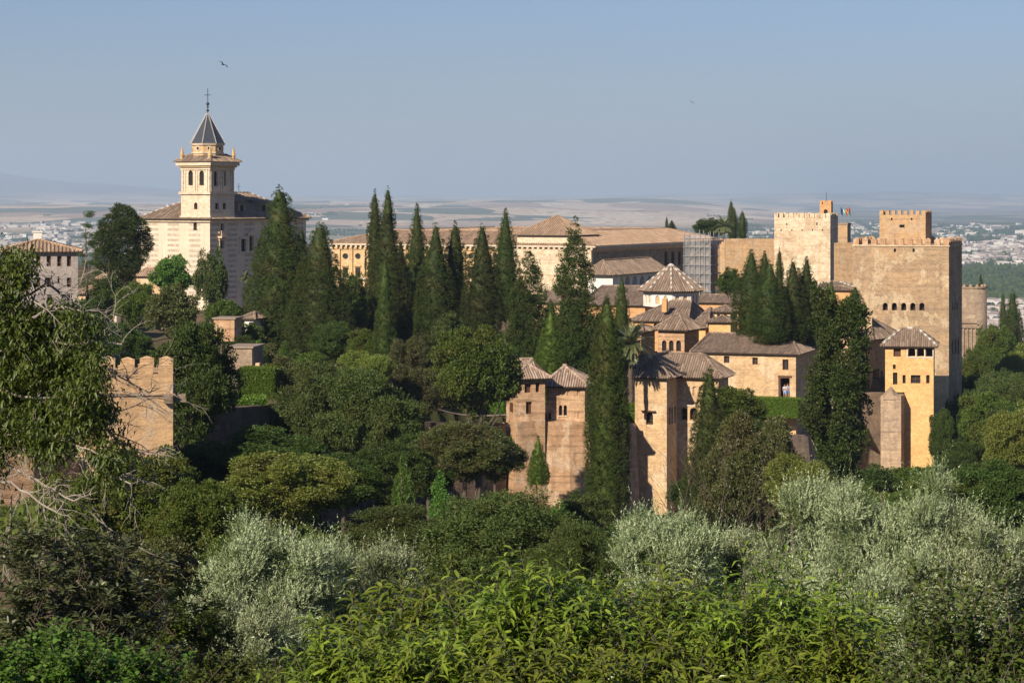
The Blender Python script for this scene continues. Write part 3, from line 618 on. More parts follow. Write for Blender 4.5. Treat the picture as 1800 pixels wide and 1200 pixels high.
house('house', 'low tiled house glimpsed behind the thin cedar at left', 'house', 138, 176, 200, 300, 14, 516, 500, 'plaster', 'tilewarm', [('F', 150, 522, 154, 530, 'dark')])
house('house', 'cream house with tiled roof between the cedar and the dark tree', 'house', 176, 205, 214, 310, 14, 490, 478, 'cream', 'tilewarm', [('F', 182, 494, 185, 502, 'dark'), ('F', 192, 494, 195, 502, 'dark')])
house('house', 'low brown roofed outbuilding at the foot of the church wall', 'house', 240, 300, 312, 345, 20, 486, 472, 'plaster', 'tilewarm')

# ---------------------------------------------------------------- renaissance palace
cp = Bld.px('palace', 'large square renaissance palace with round windows and low tiled roofs', 'palace', 583, 1042, 1262, 440, 27)
ze = cp.zf(432)
ops = []
for i in range(15):
    x = 607 + 22 * i
    if x > 900: break
    ops += [('F', x - 5, 445, x + 5, 455.5, 'round'), ('F', x - 4.6, 470, x + 4.6, 489, 'glass')]
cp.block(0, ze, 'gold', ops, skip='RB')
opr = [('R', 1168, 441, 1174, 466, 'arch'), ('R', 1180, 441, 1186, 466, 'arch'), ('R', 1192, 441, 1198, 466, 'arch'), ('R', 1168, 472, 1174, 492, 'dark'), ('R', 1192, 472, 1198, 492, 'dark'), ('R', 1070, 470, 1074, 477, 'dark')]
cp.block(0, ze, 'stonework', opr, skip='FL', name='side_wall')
fp, fd, fw = cp.faces(0, 0, cp.W, cp.D)['F']
for i in range(15):
    x = 596 + 22 * i
    if x > 905: break
    u = cp.on(fp, fd, x, 450)[0]; MB().box(u - .4, -.35, cp.zf(492), u + .4, .01, ze - 1.25).build('pilaster', 'gold', cp.root)
for i in range(15):
    x = 607 + 22 * i
    if x > 900: break
    u0 = cp.on(fp, fd, x - 6.2, 450)[0]; u1 = cp.on(fp, fd, x + 6.2, 450)[0]; zz = cp.on(fp, fd, x, 468)[1]; um = (u0 + u1) / 2
    MB().prism([(u0, -.3), (u1, -.3), (u1, 0.01), (u0, .01)], zz, zz + .18).add([(u0, -.3, zz + .185), (u1, -.3, zz + .185), (um, -.3, zz + .75), (u0, 0, zz + .185), (u1, 0, zz + .185), (um, 0, zz + .75)], [(0, 1, 2), (3, 5, 4), (0, 3, 4, 1), (1, 4, 5, 2), (2, 5, 3, 0)]).build('pediment', 'gold', cp.root)
ur, zz_ = cp.on(fp, fd, 905, 450); MB().box(ur, -.8, 0, cp.W + .05, .01, ze - .75).build('brick_wall', 'palebrick', cp.root)
MB().box(cp.on(fp, fd, 940, 470)[0], -.83, cp.on(fp, fd, 940, 480)[1], cp.on(fp, fd, 947, 470)[0], -.79, cp.on(fp, fd, 940, 470)[1]).build('window', 'dark', cp.root)
band(cp, ze - 1.2, ze - .8, .25, 'gold', name='frieze'); band(cp, ze - .35, ze, 1.0, 'cream')
band(cp, cp.zf(499), cp.zf(496), .5, 'cream', name='string_course')
u = 0.3
while u < cp.W: MB().box(u, -.9, ze - .78, u + .45, 0, ze - .36).build('corbel', 'cream', cp.root) if int(u / 1.15) < 80 else None; u += 1.15
mb = MB(); u = .3
while u < cp.D: mb.box(cp.W, u, ze - .78, cp.W + .9, u + .45, ze - .36); u += 1.1
mb.build('corbel_course', 'cream', cp.root)
def ring(e, zt, z, din, zi, d2):
    c0 = [(-e, -e), (cp.W + e, -e), (cp.W + e, cp.D + e), (-e, cp.D + e)]; ins = lambda k_: [(k_, k_), (cp.W - k_, k_), (cp.W - k_, cp.D - k_), (k_, cp.D - k_)]; c1, c2_ = ins(din), ins(d2); pl = []
    for i in range(4):
        j = (i + 1) % 4; pl.append([(*c0[i], z), (*c0[j], z), (*c1[j], zt), (*c1[i], zt)]); pl.append([(*c2_[j], zi), (*c2_[i], zi), (*c1[i], zt), (*c1[j], zt)])
    return pl, [((*c0[i], z), (*c1[i], zt)) for i in range(4)] + [((*c1[i], zt), (*c1[(i + 1) % 4], zt)) for i in range(4)]
pl, hp = ring(1.0, cp.lz(-7.0) , ze + .01, 8.5, ze, 15); roof(pl, hp, cp.root, 'tilewarm', .5)
oc = Bld.px('palace', '', '', 920, 1010, 1057, 445, 27, zb=-40, root=cp.root); q0 = cp.local_of(*oc.world(0, 0)); q1 = cp.local_of(*oc.world(oc.W, oc.D))
RC = (q0[0], .25, q1[0], .25 + (q1[1] - q0[1]))
lw = cp.block(ze - .3, cp.lz(zat(413, 450)), 'cream', rect=RC, name='chapel_lantern'); cp.hip(cp.lz(zat(412.5, 450)), cp.lz(zat(379, 457)), rect=RC, over=.6, ridge='x', il=(RC[2] - RC[0]) / 2 + .5, ir=(RC[2] - RC[0]) / 2 + .5, mat='tilewarm', spacing=.45, name='lantern_roof')

# scaffolding with netting at the palace's far corner
sf = Bld.px('scaffold', 'tall scaffolding wrapped in translucent grey netting beside the palace', 'scaffolding', 1204, 1250, 1262, 432, 27, D=4.0, zb=-20)
zt = sf.zf(413); z0 = sf.zf(522)
m, nt, nn, ll = newmat('grey_netting'); nz = noise(nt, coords(nt, (1, 1, .5)), .8, 4, .7); al = ramp(nt, nz, [(.35, .15), (.65, .6)])
finish(nt, mixc(nt, ramp(nt, nz, [(.4, 0.), (.6, 1.)]), (.46, .455, .45), (.32, .32, .325)), .8, nz, .5, .1, alpha=al); M['net'] = m
nzl = 7
for i in range(6):
    for j in range(2):
        x = sf.W * i / 5; y = sf.D * j; MB().tube([(x, y - .45 * (1 - j), z0), (x, y - .45 * (1 - j), zt + random.Random(i * 2 + j).uniform(.1, 1.2))], .065, 5).build('upright', 'metal', sf.root)
for k_ in range(nzl):
    z = z0 + (zt - z0) * (k_ + .6) / nzl; MB().tube([(-.3, -.48, z), (sf.W + .3, -.48, z)], .05, 4).build('ledger', 'metal', sf.root); MB().box(.05, .1, z - .12, sf.W - .05, sf.D - .1, z - .06).build('platform', 'bark', sf.root)
    MB().tube([(sf.W + .05, 0, z), (sf.W + .05, sf.D, z)], .05, 4).build('ledger', 'metal', sf.root)
    if k_ < nzl - 1: MB().tube([(sf.W * (k_ % 3) / 3, -.55, z), (sf.W * (k_ % 3 + 1) / 3, -.55, z + (zt - z0) / nzl)], .04, 4).build('brace', 'metal', sf.root)
def netsheet(p, d, w, za, zb_, name='netting'):
    n = (d[1], -d[0]); V = []; Fs = []; nu, nv = 14, 16
    for j in range(nv + 1):
        for i in range(nu + 1):
            u = w * i / nu; z = za + (zb_ - za) * j / nv; o = .12 + .16 * abs(math.sin(i * .9 + j * .5)) * abs(math.sin(j * .8)); V.append((p[0] + d[0] * u + n[0] * o, p[1] + d[1] * u + n[1] * o, z))
    for j in range(nv):
        for i in range(nu): a_ = j * (nu + 1) + i; Fs.append((a_, a_ + 1, a_ + nu + 2, a_ + nu + 1))
    MB().add(V, Fs).build(name, 'net', sf.root, True)
netsheet((0, 0), (1, 0), sf.W, z0, zt); netsheet((sf.W, 0), (0, 1), sf.D, z0 + 9, zt); netsheet((0, sf.D), (0, -1), sf.D, z0, zt)
mb = MB().box(.3, 1.2, z0, sf.W - .8, sf.D, zt - 2); mb.build('covered_facade', 'stonework', sf.root)

# ---------------------------------------------------------------- nasrid palaces, back to front
house('gallery_house', 'white walled house with a shaded arcade in front of the big palace', 'house', 1034, 1077, 1166, 395, 25, 483, 455, 'white', ridge='y', ops=[('R', 1099 + 12.8 * i, 485, 1107.5 + 12.8 * i, 505, 'arch', {'dep': 1.5}) for i in range(5)], over=.9, il=2.2, ir=2.2)
house('roof_wing', 'long tiled wing below the white arcade house', 'palace wing', 1025, 1134, 1150, 345, 19, 537, 505, 'orange', 'tile', inset=0.3, D=14, off=.75)
house('roof_wing', 'tiled wing behind the row of dark cypresses', 'palace wing', 940, 985, 1010, 350, 19, 532, 504, 'plaster', 'tile', D=12)
house('roof_wing', 'long tiled wing at the foot of the scaffolding', 'palace wing', 1225, 1330, 1340, 352, 19, 533, 519, 'orange', 'tile', inset=.3, D=8)
house('roof_wing', 'tiled wing between two cypress clumps under the pale square tower', 'palace wing', 1425, 1500, 1516, 366, 19, 506, 495, 'orange', 'tile', D=6, ops=[], beads=True)
house('wall_house', 'plain orange wall block with narrow tiled top beside the great tower', 'palace wing', 1446, 1498, 1505, 345, 19, 510, 503, 'orange', 'tile', D=5)
house('roof_wing', 'pinkish tiled roof in shade behind the cypress group', 'palace wing', 1415, 1450, 1458, 350, 19, 528, 512, 'orange', 'tilepink', D=8)
# octagonal lantern hall
hz = at(1183, 512, 325)
lh = thing('lantern_hall', 'white octagonal lantern with eight sided pyramid roof', 'tower', (hz.x, hz.y + 4, -40))
Zl = lambda py_, Y=325: zat(py_, Y) + 40
rr_ = 4.0; rot = R(-90 - 3)
def octwall(r_, z0, z1, mat, name, wins=True):
    for k_ in range(8):
        a0, a1 = rot + R(45 * k_), rot + R(45 * k_ + 45); A = (r_ * math.cos(a0), r_ * math.sin(a0)); Bq = (r_ * math.cos(a1), r_ * math.sin(a1))
        L = math.dist(A, Bq); d_ = ((Bq[0] - A[0]) / L, (Bq[1] - A[1]) / L); n_ = (d_[1], -d_[0]); mb = MB(); ws = []
        h = z1 - z0
        for c_ in (.30, .70): ws.append([L * c_ - .33, z0 + h * .18, L * c_ + .33, z0 + h * .72, 'arch blind', {'mat': 'plaster', 'dep': .15}])
        openings(mb, A, d_, n_, L, z0, z1, ws); o = mb.build(name, mat, lh)
        class S_: pass
        for w_ in ws: window(None, A, d_, n_, w_, o, mat)
octwall(rr_, Zl(540), Zl(512), 'white', 'wall')
pl = []; hp = []; e = rr_ + .75
for k_ in range(8):
    a0, a1 = rot + R(45 * k_), rot + R(45 * k_ + 45); P0 = (e * math.cos(a0), e * math.sin(a0), Zl(512)); P1 = (e * math.cos(a1), e * math.sin(a1), Zl(512)); top = (0, 0, Zl(465, 329)); pl.append([P0, P1, top]); hp.append((P0, top))
rf_ = roof(pl, hp, lh, 'tile', .36, beads=True); MB().cone((0, 0), e - .1, e - .1, Zl(512) - .2, Zl(512) - .01, 8, rot).build('eave', 'eave', rf_)
b = house('palace_hall', 'broad hipped roof hall on orange walls below the octagonal lantern', 'palace wing', 1112, 1205, 1228, 312, 19, 565, 529, 'orange', 'tile', [('F', 1149, 568, 1155.5, 580, 'arch'), ('F', 1158.5, 568, 1165, 580, 'arch'), ('F', 1151, 617, 1156, 623, 'dark')], il=4.5, ir=1.2, D=12)
MB().box(b.W - 3.6, .8, b.ze + 1.2, b.W - 2.9, 1.5, b.ze + 3.0).build('chimney', 'orange', b.root)
house('palace_hall', 'tiled hip roof with angled orange walls right of the small belvedere', 'palace wing', 1222, 1240, 1262, 306, 24, 575, 541, 'ochre', 'tile', D=8, over=.6)
house('palace_hall', 'ochre wall block stepping back under a lean tiled eave', 'palace wing', 1246, 1284, 1290, 304, 14, 566, 556, 'ochre', 'tile', D=6)
house('roof_lantern', 'small square lantern with two arched windows on the tiled roofs', 'tower', 1255, 1284, 1289, 309, 19, 548, 537, 'plaster', 'tile', [('F', 1260, 552, 1266, 562, 'arch'), ('F', 1272, 552, 1278, 562, 'arch')], D=4)
house('belvedere', 'square belvedere with three arched windows above the palm', 'tower', 1157, 1203, 1224, 285, 26, 580, 551, 'brick', 'tile', [('F', 1163.5, 598, 1171.5, 617, 'arch'), ('F', 1176, 598, 1184, 617, 'arch'), ('F', 1188.5, 598, 1197, 617, 'arch')], over=.6, D=5)
house('side_wing', 'low pink walled wing with tiled roof behind the palm crown', 'palace wing', 1106, 1127, 1136, 290, 24, 583, 571, 'brick', 'tile', [('F', 1113, 598, 1118, 610, 'dark'), ('F', 1120, 598, 1125, 610, 'dark')], D=5)
house('side_wing', 'tiled wing with palm shadow on its plain wall', 'palace wing', 1094, 1150, 1158, 268, 19, 646, 622, 'plaster', 'tile', D=7)
# long wing with doorway
lg = Bld.px('long_wing', 'long sand coloured wing with three small windows and a tall dark doorway', 'palace wing', 1222, 1399, 1438, 275, 19, zb=-40)
ze = lg.zf(622)
lg.block(0, ze, 'plaster', [('F', 1272.5, 625.5, 1282, 637.5, 'shut', {'mat': 'glass'}), ('F', 1322.5, 628, 1332, 640.5, 'wood', {'mat': 'glass'}), ('F', 1375.5, 631.5, 1386, 650, 'shut', {'mat': 'glass'}), ('F', 1371.5, 664, 1388, 699, 'open door', {'dep': .6})])
fp, fd, fw = lg.faces(0, 0, lg.W, lg.D)['F']; ua, za = lg.on(fp, fd, 1371.5, 699); ub, zb2 = lg.on(fp, fd, 1388, 664)
MB().box(ua - .05, 1.6, za - .3, ub + .05, 1.7, zb2 + .1).box(ua - .05, .6, za - .2, ub + .05, 1.6, za - .02).build('doorway', 'dark', lg.root)
mb = MB().box(ua - .3, -.06, zb2 + .02, ub + .3, .1, zb2 + .25).box(ua - .22, -.05, za, ua - .02, .1, zb2 + .018); mb.build('door_frame', 'wood', lg.root)
lg.hip(ze + .01, ze + 1.75, over=.5, inset=.0, il=.2, ir=3.0, mat='tile', off=.62)
for i, (px_, c1, c2, h_) in enumerate(((1378.5, (.62, .60, .6), (.32, .4, .6), 1.62), (1383.2, (.30, .42, .62), (.12, .22, .45), 1.72))):
    u, _ = lg.on(fp, fd, px_, 690); X, Y = lg.world(u, .35 + .1 * i); z0 = lg.zb + za
    lab = ['visitor in a white top standing in the tall dark doorway', 'visitor in a blue top and blue trousers leaning in the doorway'][i]
    me = bpy.data.meshes.new('body'); J = [(0, 0, .92), (0, 0, 1.15), (0, 0, 1.4), (0, 0, 1.5), (0, .0, 1.62), (0, 0, 1.72), (.1, 0, .86), (.11, -.03, .48), (.11, 0, .08), (-.1, 0, .86), (-.11, -.02, .48), (-.11, 0, .08), (.19, 0, 1.38), (.25, -.04, 1.1), (.2, -.16, .92), (-.19, 0, 1.38), (-.25, .02, 1.1), (-.22, -.1, .88), (.11, -.13, .04), (-.11, -.13, .04)]
    E = [(0, 1), (1, 2), (2, 3), (3, 4), (4, 5), (0, 6), (6, 7), (7, 8), (0, 9), (9, 10), (10, 11), (2, 12), (12, 13), (13, 14), (2, 15), (15, 16), (16, 17), (8, 18), (11, 19)]
    rads = [.14, .13, .13, .06, .10, .09, .09, .06, .045, .09, .06, .045, .06, .045, .035, .06, .045, .035, .04, .04]
    def skinned(nm, sel, grow, col, par):
        idx = {v: k2 for k2, v in enumerate(sel)}; me = bpy.data.meshes.new(nm); me.from_pydata([tuple(c * h_ / 1.75 for c in J[v]) for v in sel], [(idx[a_], idx[b_]) for a_, b_ in E if a_ in idx and b_ in idx], [])
        o = bpy.data.objects.new(nm, me); link(o, par); sk = o.modifiers.new('skin', 'SKIN'); me.skin_vertices or None
        for k2, v in enumerate(sel): me.skin_vertices[0].data[k2].radius = (rads[v] + grow,) * 2
        me.skin_vertices[0].data[0].use_root = True
        o.modifiers.new('sub', 'SUBSURF').levels = 1; me.materials.append(plain(nm + '_cloth', col, .9)); return o
    pr = thing('person', lab, 'person', (X, Y, z0), R(10 * (i * 2 - 1)), 'visitors in the doorway')
    try:
        skinned('body', list(range(20)), 0, (.42, .26, .18), pr); skinned('shirt', [1, 2, 12, 13, 15, 16], .02, c1, pr); skinned('trousers', [0, 6, 7, 9, 10], .02, c2, pr)
        MB().tube([(0, .01, 1.62 * h_ / 1.75), (0, .02, 1.70 * h_ / 1.75), (0, .02, 1.79 * h_ / 1.75)], [.115, .12, .03], 8).build('hair', 'wood', pr)
    except Exception as ex: print('person', ex)
# tower house in the middle: projecting tower + recessed hall
th = Bld.px('tower_house', 'tall tower house with projecting left bay and big hipped tile roof', 'palace', 1116, 1172, 1284, 248, 19, D=4.6, zb=-40)
ze = th.zf(664)
hall0 = th.D
fc = ((th.W, th.D), (1, 0)); hu, _ = th.on(fc[0], fc[1], 1263, 700); hw_ = th.W + hu
th.block(0, ze, 'plaster', [('F', 1135.5, 724, 1148, 746, 'arch rail'), ('R', 1175.5, 716, 1178.5, 745, 'shut'), ('R', 1180, 715, 1183, 744, 'shut'), ('R', 1185, 714, 1188, 742, 'shut')], rect=(0, 0, th.W, th.D + 3), name='tower_wall')
zh = th.lz(zat(661, 253))
def hallops():
    o = []
    for x in (1193.5, 1207, 1217.5, 1228): o.append(('F', x, 679, x + 7, 694, 'arch blind', {'dep': .18}))
    o += [('F', 1197, 716, 1208, 737.5, 'arch rail', {'dep': .6}), ('F', 1212.5, 716, 1225.5, 737.5, 'arch rail', {'dep': .6})]
    return o
th.block(0, zh, 'plaster', hallops(), rect=(th.W + .003, th.D, hw_, th.D + 4.6), name='hall_wall', skip='L')
surr = MB()
for x0, x1 in ((1195, 1227.5),):
    a_, zt_ = th.on(fc[0], fc[1], x0, 713); b_, _ = th.on(fc[0], fc[1], x1, 713); zl_ = th.on(fc[0], fc[1], x0, 740)[1]
    surr.box(th.W + a_, th.D - .07, zt_, th.W + b_, th.D + .01, zt_ + .15).box(th.W + a_, th.D - .07, zl_ - .15, th.W + b_, th.D + .01, zl_)
surr.build('window_surround', 'cream', th.root)
a_, zz_ = th.on((0, 0), (1, 0), 1128, 721); b_, _ = th.on((0, 0), (1, 0), 1153, 721); MB().box(a_, -.35, zz_ - .1, b_, 0, zz_).build('canopy', 'wood', th.root)
th.hip(zh + .01, zh + 2.35, rect=(th.W - 3.2, th.D, hw_, th.D + 4.6), over=.6, il=2.2, mat='tile', name='hall_roof')
th.hip(ze + .02, ze + 2.3, rect=(0, 0, th.W, th.D + 3.6), over=.6, ridge='y', il=2.4, ir=1.0, mat='tile', name='tower_roof')
# two-part house left of it
tl = Bld.px('tower_house', 'small brick tower with brown shuttered windows and pale tiled hip roof', 'tower', 910, 958, 959, 236, -14, D=5.0, zb=-40)
# left face visible: from px 885 to 910
lv = tl.faces(0, 0, tl.W, tl.D)['L']
ze = tl.zf(664)
tl.block(0, ze, 'brick', [('F', 922, 674.5, 933.5, 690, 'shut'), ('F', 941.5, 672.5, 948.5, 689, 'shut'), ('F', 924.5, 706, 935, 727, 'shut'), ('F', 930.5, 740, 937, 751, 'dark'),
    ('L', 893.5, 672, 904, 689, 'shut', {'dep': .1}), ('L', 895.5, 706, 902, 723, 'shut', {'dep': .1}), ('L', 893, 739, 898, 751, 'dark', {'dep': .1})])
tl.hip(ze + .01, ze + 1.75, over=.65, mat='tilepink', il=2.9, ir=2.9)
tr = Bld.px('tower_house', 'ochre brick house with twin arched window and row of blind arches', 'house', 961, 1028, 1033, 237.5, 8, D=6, zb=-40)
ze = tr.zf(679)
tr.block(0, ze, 'brick', [('F', 962.5 + 0, 687, 966.5, 697, 'blind'), ('F', 979.5, 685.5, 984, 695, 'blind'), ('F', 988, 685.5, 993, 695, 'blind'), ('F', 996.5, 685.5, 1001.5, 694.5, 'blind'), ('F', 1014, 685, 1019, 694.5, 'blind'),
    ('F', 982.5, 712, 988.2, 730, 'arch'), ('F', 990.8, 712, 996.5, 730, 'arch'), ('F', 963.5, 726, 968.5, 737, 'dark'), ('F', 1015.5, 724, 1020, 735, 'blind')])
tr.hip(ze + .01, ze + 1.95, over=.6, mat='tilepink', il=2.3, ir=3.2)
MB().box(*([tr.on((0, 0), (1, 0), 981.5, 731.5)[0], -.1, tr.on((0, 0), (1, 0), 981.5, 731.5)[1], tr.on((0, 0), (1, 0), 997.5, 731)[0], .02, tr.on((0, 0), (1, 0), 997.5, 730.2)[1]])).build('window_sill', 'cream', tr.root)

# ---------------------------------------------------------------- fortress walls
def wallrun(name, label, pts, mat, thick=1.2, cat='wall', zb=-40, cap=None, bat=0.0):
    """a wall following (px, ytop, Y) points in plan; its foot may batter outwards"""
    P = [at(*p) for p in pts]; c = P[0]; root = thing(name, label, cat, (c.x, c.y, zb)); V = []; Fs = []; nseg = 6
    n = len(P)
    for i, p in enumerate(P):
        q = P[min(i + 1, n - 1)] - P[max(i - 1, 0)]; q.z = 0; q.normalize(); nn_ = Vector((q.y, -q.x, 0))
        rnd = random.Random(i * 3 + n)
        for (dx, z) in ((thick, 0), (thick, p.z - zb), (0, p.z - zb), (-bat, 0)):
            w_ = p - nn_ * dx; V.append((w_.x - c.x, w_.y - c.y, z))
    for i in range(n - 1):
        for k_ in range(4): a_ = i * 4 + k_; b_ = i * 4 + (k_ + 1) % 4; Fs.append((a_, b_, b_ + 4, a_ + 4))
    Fs += [(0, 1, 2, 3), tuple(range(4 * n - 4, 4 * n))]
    MB().add(V, Fs).build('wall', mat, root); return root
wallrun('rampart_wall', 'weathered sloping rampart below the small brick houses', [(884, 742, 240), (908, 741, 234.6), (960, 741, 236.5), (1000, 741, 236.7), (1034, 741, 237.2), (1036, 742, 241)], 'brick', bat=1.2)
wallrun('rampart_wall', 'curtain wall linking the brick houses to the tall tower house', [(1033, 745, 242), (1075, 744, 244), (1118, 744, 247.5)], 'darkstain', bat=.8)
wallrun('rampart_wall', 'sunlit sloping wall foot on the near side of the tall tower house', [(1172, 742, 251), (1180, 742, 254), (1230, 740, 258), (1290, 738, 263)], 'plaster', bat=.5)
wallrun('rampart_wall', 'stained curtain wall behind the big leafy poplar', [(1290, 760, 264), (1350, 762, 270), (1420, 764, 276), (1470, 730, 286), (1515, 690, 293), (1560, 690, 296)], 'darkstain', bat=1.0)
wallrun('rampart_wall', 'low terrace wall in tree shade between round tree and brick tower', [(700, 742, 226), (760, 742, 229), (840, 742, 232), (890, 744, 236)], 'shadedwall')
wallrun('rampart_wall', 'dark shaded wall under the garden hedges at left', [(300, 712, 150), (352, 716, 153), (420, 716, 158), (470, 712, 165), (500, 716, 186), (560, 730, 205), (700, 744, 227)], 'shadedwall')

# great square tower
gt = Bld.px('great_tower', 'huge square rammed earth tower with five arched windows in a row', 'tower', 1500, 1668, 1691, 330, 19, zb=-55)
gt.D = gt.W * .98
ze = gt.zf(431)
ops = [('F', x, 532, x + 9, 545.5, 'arch', {'dep': .9}) for x in (1551.5, 1567.5, 1584, 1600, 1616)] + [('F', 1571, 437, 1575, 443, 'dark'), ('F', 1604, 437, 1608, 443, 'dark')]
ops += [('R', x, 530, x + 1.8, 545, 'arch', {'dep': .12}) for x in (1673.5, 1676.3, 1679, 1681.8)] + [('R', x, 596, x + 2.6, 622, 'arch', {'dep': .12}) for x in (1673.5, 1678.5, 1683.5)]
gt.block(0, ze, 'comares', ops)
merlons(gt, ze, .78, .86, .5, 'brick', th=.6, pyr=.22)
band(gt, ze - .22, ze - .02, .12, 'palebrick', name='string_course')
tt = Bld.px('upper_turret', 'small crenellated turret rising from the roof of the great square tower', 'tower', 1546, 1627, 1635, 339, 19, D=6, zb=-12)
zt_ = tt.zf(378); tt.block(0, zt_, 'rammed', [('F', 1581, 395, 1590, 400, 'dark'), ('F', 1566, 383, 1569, 387, 'dark'), ('F', 1601, 383, 1604, 387, 'dark')]); merlons(tt, zt_, .65, .6, .35, 'rammed', th=.4)
# yellow tower in front
pn = Bld.px('belvedere_tower', 'bright orange plastered tower with open arcaded top floor and tiled roof', 'tower', 1556, 1641, 1646, 290, 12, D=5.5, zb=-40)
ze = pn.zf(609)
pn.block(pn.zf(690), ze, 'ochre', [('F', 1570.5, 612, 1583.5, 626.5, 'shut'), ('F', 1569.5, 640.5, 1574.5, 648.5, 'dark'), ('F', 1569.5, 654.5, 1577.5, 675.5, 'dark'), ('F', 1586.5, 659, 1592, 673.5, 'dark'),
    ('F', 1601, 659, 1618, 673.5, 'glass'), ('F', 1628, 659, 1634, 673.5, 'dark'), ('F', 1596.5, 611.5, 1609, 626.5, 'arch', {'dep': 1.6}), ('F', 1612, 611.5, 1624.5, 626.5, 'arch', {'dep': 1.6}), ('F', 1627.5, 611.5, 1640, 626.5, 'open', {'dep': .5})])
ul, zl_ = pn.on((0, 0), (1, 0), 1590, 690)
pn.block(0, pn.zf(690) - .003, 'ochre', rect=(ul, 0, pn.W, pn.D), name='tower_base', thick_top=False)
a_, z_ = pn.on((0, 0), (1, 0), 1595, 628.5); b_, _ = pn.on((0, 0), (1, 0), 1641, 628); MB().box(a_, -.08, z_, b_, 0.0, z_ + .12).build('window_sill', 'white', pn.root)
for x in (1595.2, 1610.4, 1625.8, 1640.3):
    u, zz = pn.on((0, 0), (1, 0), x, 627); MB().tube([(u, -.06, zz), (u, -.06, zz + 1.0)], .07, 7).build('column', 'white', pn.root)
pn.hip(ze + .01, ze + 2.1, over=.55, il=2.6, ir=2.6, mat='tile', beads=True)
bt = Bld.px('buttress', 'stained buttress with a small pyramid cap left of the orange tower', 'buttress', 1548, 1584, 1590, 288, 19, D=3, zb=-40)
zb_ = bt.zf(696); bt.block(0, zb_, 'darkstain')
cu = bt.on((0, 0), (1, 0), 1563, 690)[0]; MB().cone((cu, 1.2), 1.5, .05, zb_ - .5, zb_ + 1.1, 6).build('cap', 'stonework', bt.root)
gl = house('gallery_wing', 'shaded timber gallery wing joined to the left of the orange tower', 'palace wing', 1500, 1530, 1558, 300, 30, 596, 560, 'orange', 'tile', [('R', 1536, 618, 1541, 636, 'blind', {'mat': 'ochre'}), ('R', 1534, 650, 1546, 678, 'dark', {'dep': 1.0}), ('R', 1548, 652, 1552, 676, 'dark', {'dep': .8})], D=None, over=.7)
house('tiled_wing', 'grey tiled roof with a brick chimney between poplar and great tower', 'palace wing', 1440, 1560, 1582, 306, 19, 592, 558, 'plaster', 'tile', D=7, il=4, ir=3.4)
c_ = at(1521, 566, 302); t_ = thing('chimney', 'short brick chimney stack with tiled cap beside the great tower', 'chimney', (c_.x, c_.y, c_.z - 1)); MB().box(-.8, -.5, 0, .8, .6, 1.9).build('stack', 'plaster', t_); MB().box(-1.0, -.7, 2.1, 1.0, .8, 2.25).cone((0, .05), 1.2, .2, 2.25, 2.6, 4, R(45)).build('cap', 'tilewarm', t_)
for k_ in range(5): MB().box(-.75 + k_ * .36, -.45, 1.9, -.65 + k_ * .36, .5, 2.1).build('pier', 'plaster', t_)
wallrun('rampart_wall', 'pale buttress wall between orange tower and the great tower corner', [(1640, 660, 311), (1668, 660, 318)], 'plaster', zb=-45)
# citadel behind
wallrun('citadel_wall', 'long orange citadel wall left of the pale square tower', [(1262, 421, 520), (1275, 421, 519), (1276, 419.5, 517), (1362, 419.5, 500)], 'rammed', thick=3)
kt = Bld.px('citadel_tower', 'pale patchy square tower with merlons behind the cypress group', 'tower', 1361, 1459.5, 1473, 480, 22, zb=-40)
ze = kt.zf(383); kt.block(0, ze, 'palebrick', [('F', 1382, 392, 1384, 396, 'dark'), ('F', 1372, 403, 1374, 406, 'dark'), ('F', 1391, 403, 1393, 406, 'dark'), ('F', 1409, 403, 1411, 406, 'dark'), ('F', 1427, 403, 1429, 406, 'dark'), ('F', 1435, 391, 1437, 396, 'dark'), ('F', 1445, 403, 1447, 406, 'dark')])
merlons(kt, ze, .95, .8, .32, 'palebrick', th=.5)
bl = Bld.px('bell_turret', 'orange bell turret with merlons peeking over the pale square tower', 'tower', 1441, 1461, 1464, 540, 19, zb=-20)
ze = bl.zf(359.5); bl.block(0, ze, 'orange', [('F', 1448, 368, 1455, 377, 'arch')]); merlons(bl, ze, .9, .45, .25, 'orange', th=.3); MB().tube([(bl.W * .5, bl.D / 2, ze - .5), (bl.W * .5, bl.D / 2, ze + 3)], .05, 4).build('mast', 'iron', bl.root)
ft = Bld.px('flag_tower', 'plain brown tower block carrying four flagpoles', 'tower', 1472, 1489.5, 1495.5, 520, 22, zb=-40)
zf_ = ft.zf(393); ft.block(0, zf_, 'rammed'); band(ft, zf_ - .3, zf_ + .15, .12, 'stonework')
wallrun('citadel_wall', 'orange citadel wall between pale tower and great tower', [(1466, 427, 448), (1478, 426, 445), (1506, 426, 438)], 'rammed', thick=3)
flags = [('dark blue flag on the leftmost pole of the flag tower', 1477.5, [(.02, .04, .16)]), ('white and green flag, second pole from the left on the tower', 1482, [(.08, .42, .25), (.75, .8, .8), (.1, .45, .35)]), ('red and yellow flag, third pole from the left on the tower', 1486.5, [(.5, .03, .02), (.7, .42, .03), (.5, .03, .02)]), ('red and dark green flag on the rightmost pole of the tower', 1491.5, [(.45, .05, .03), (.05, .18, .1)])]
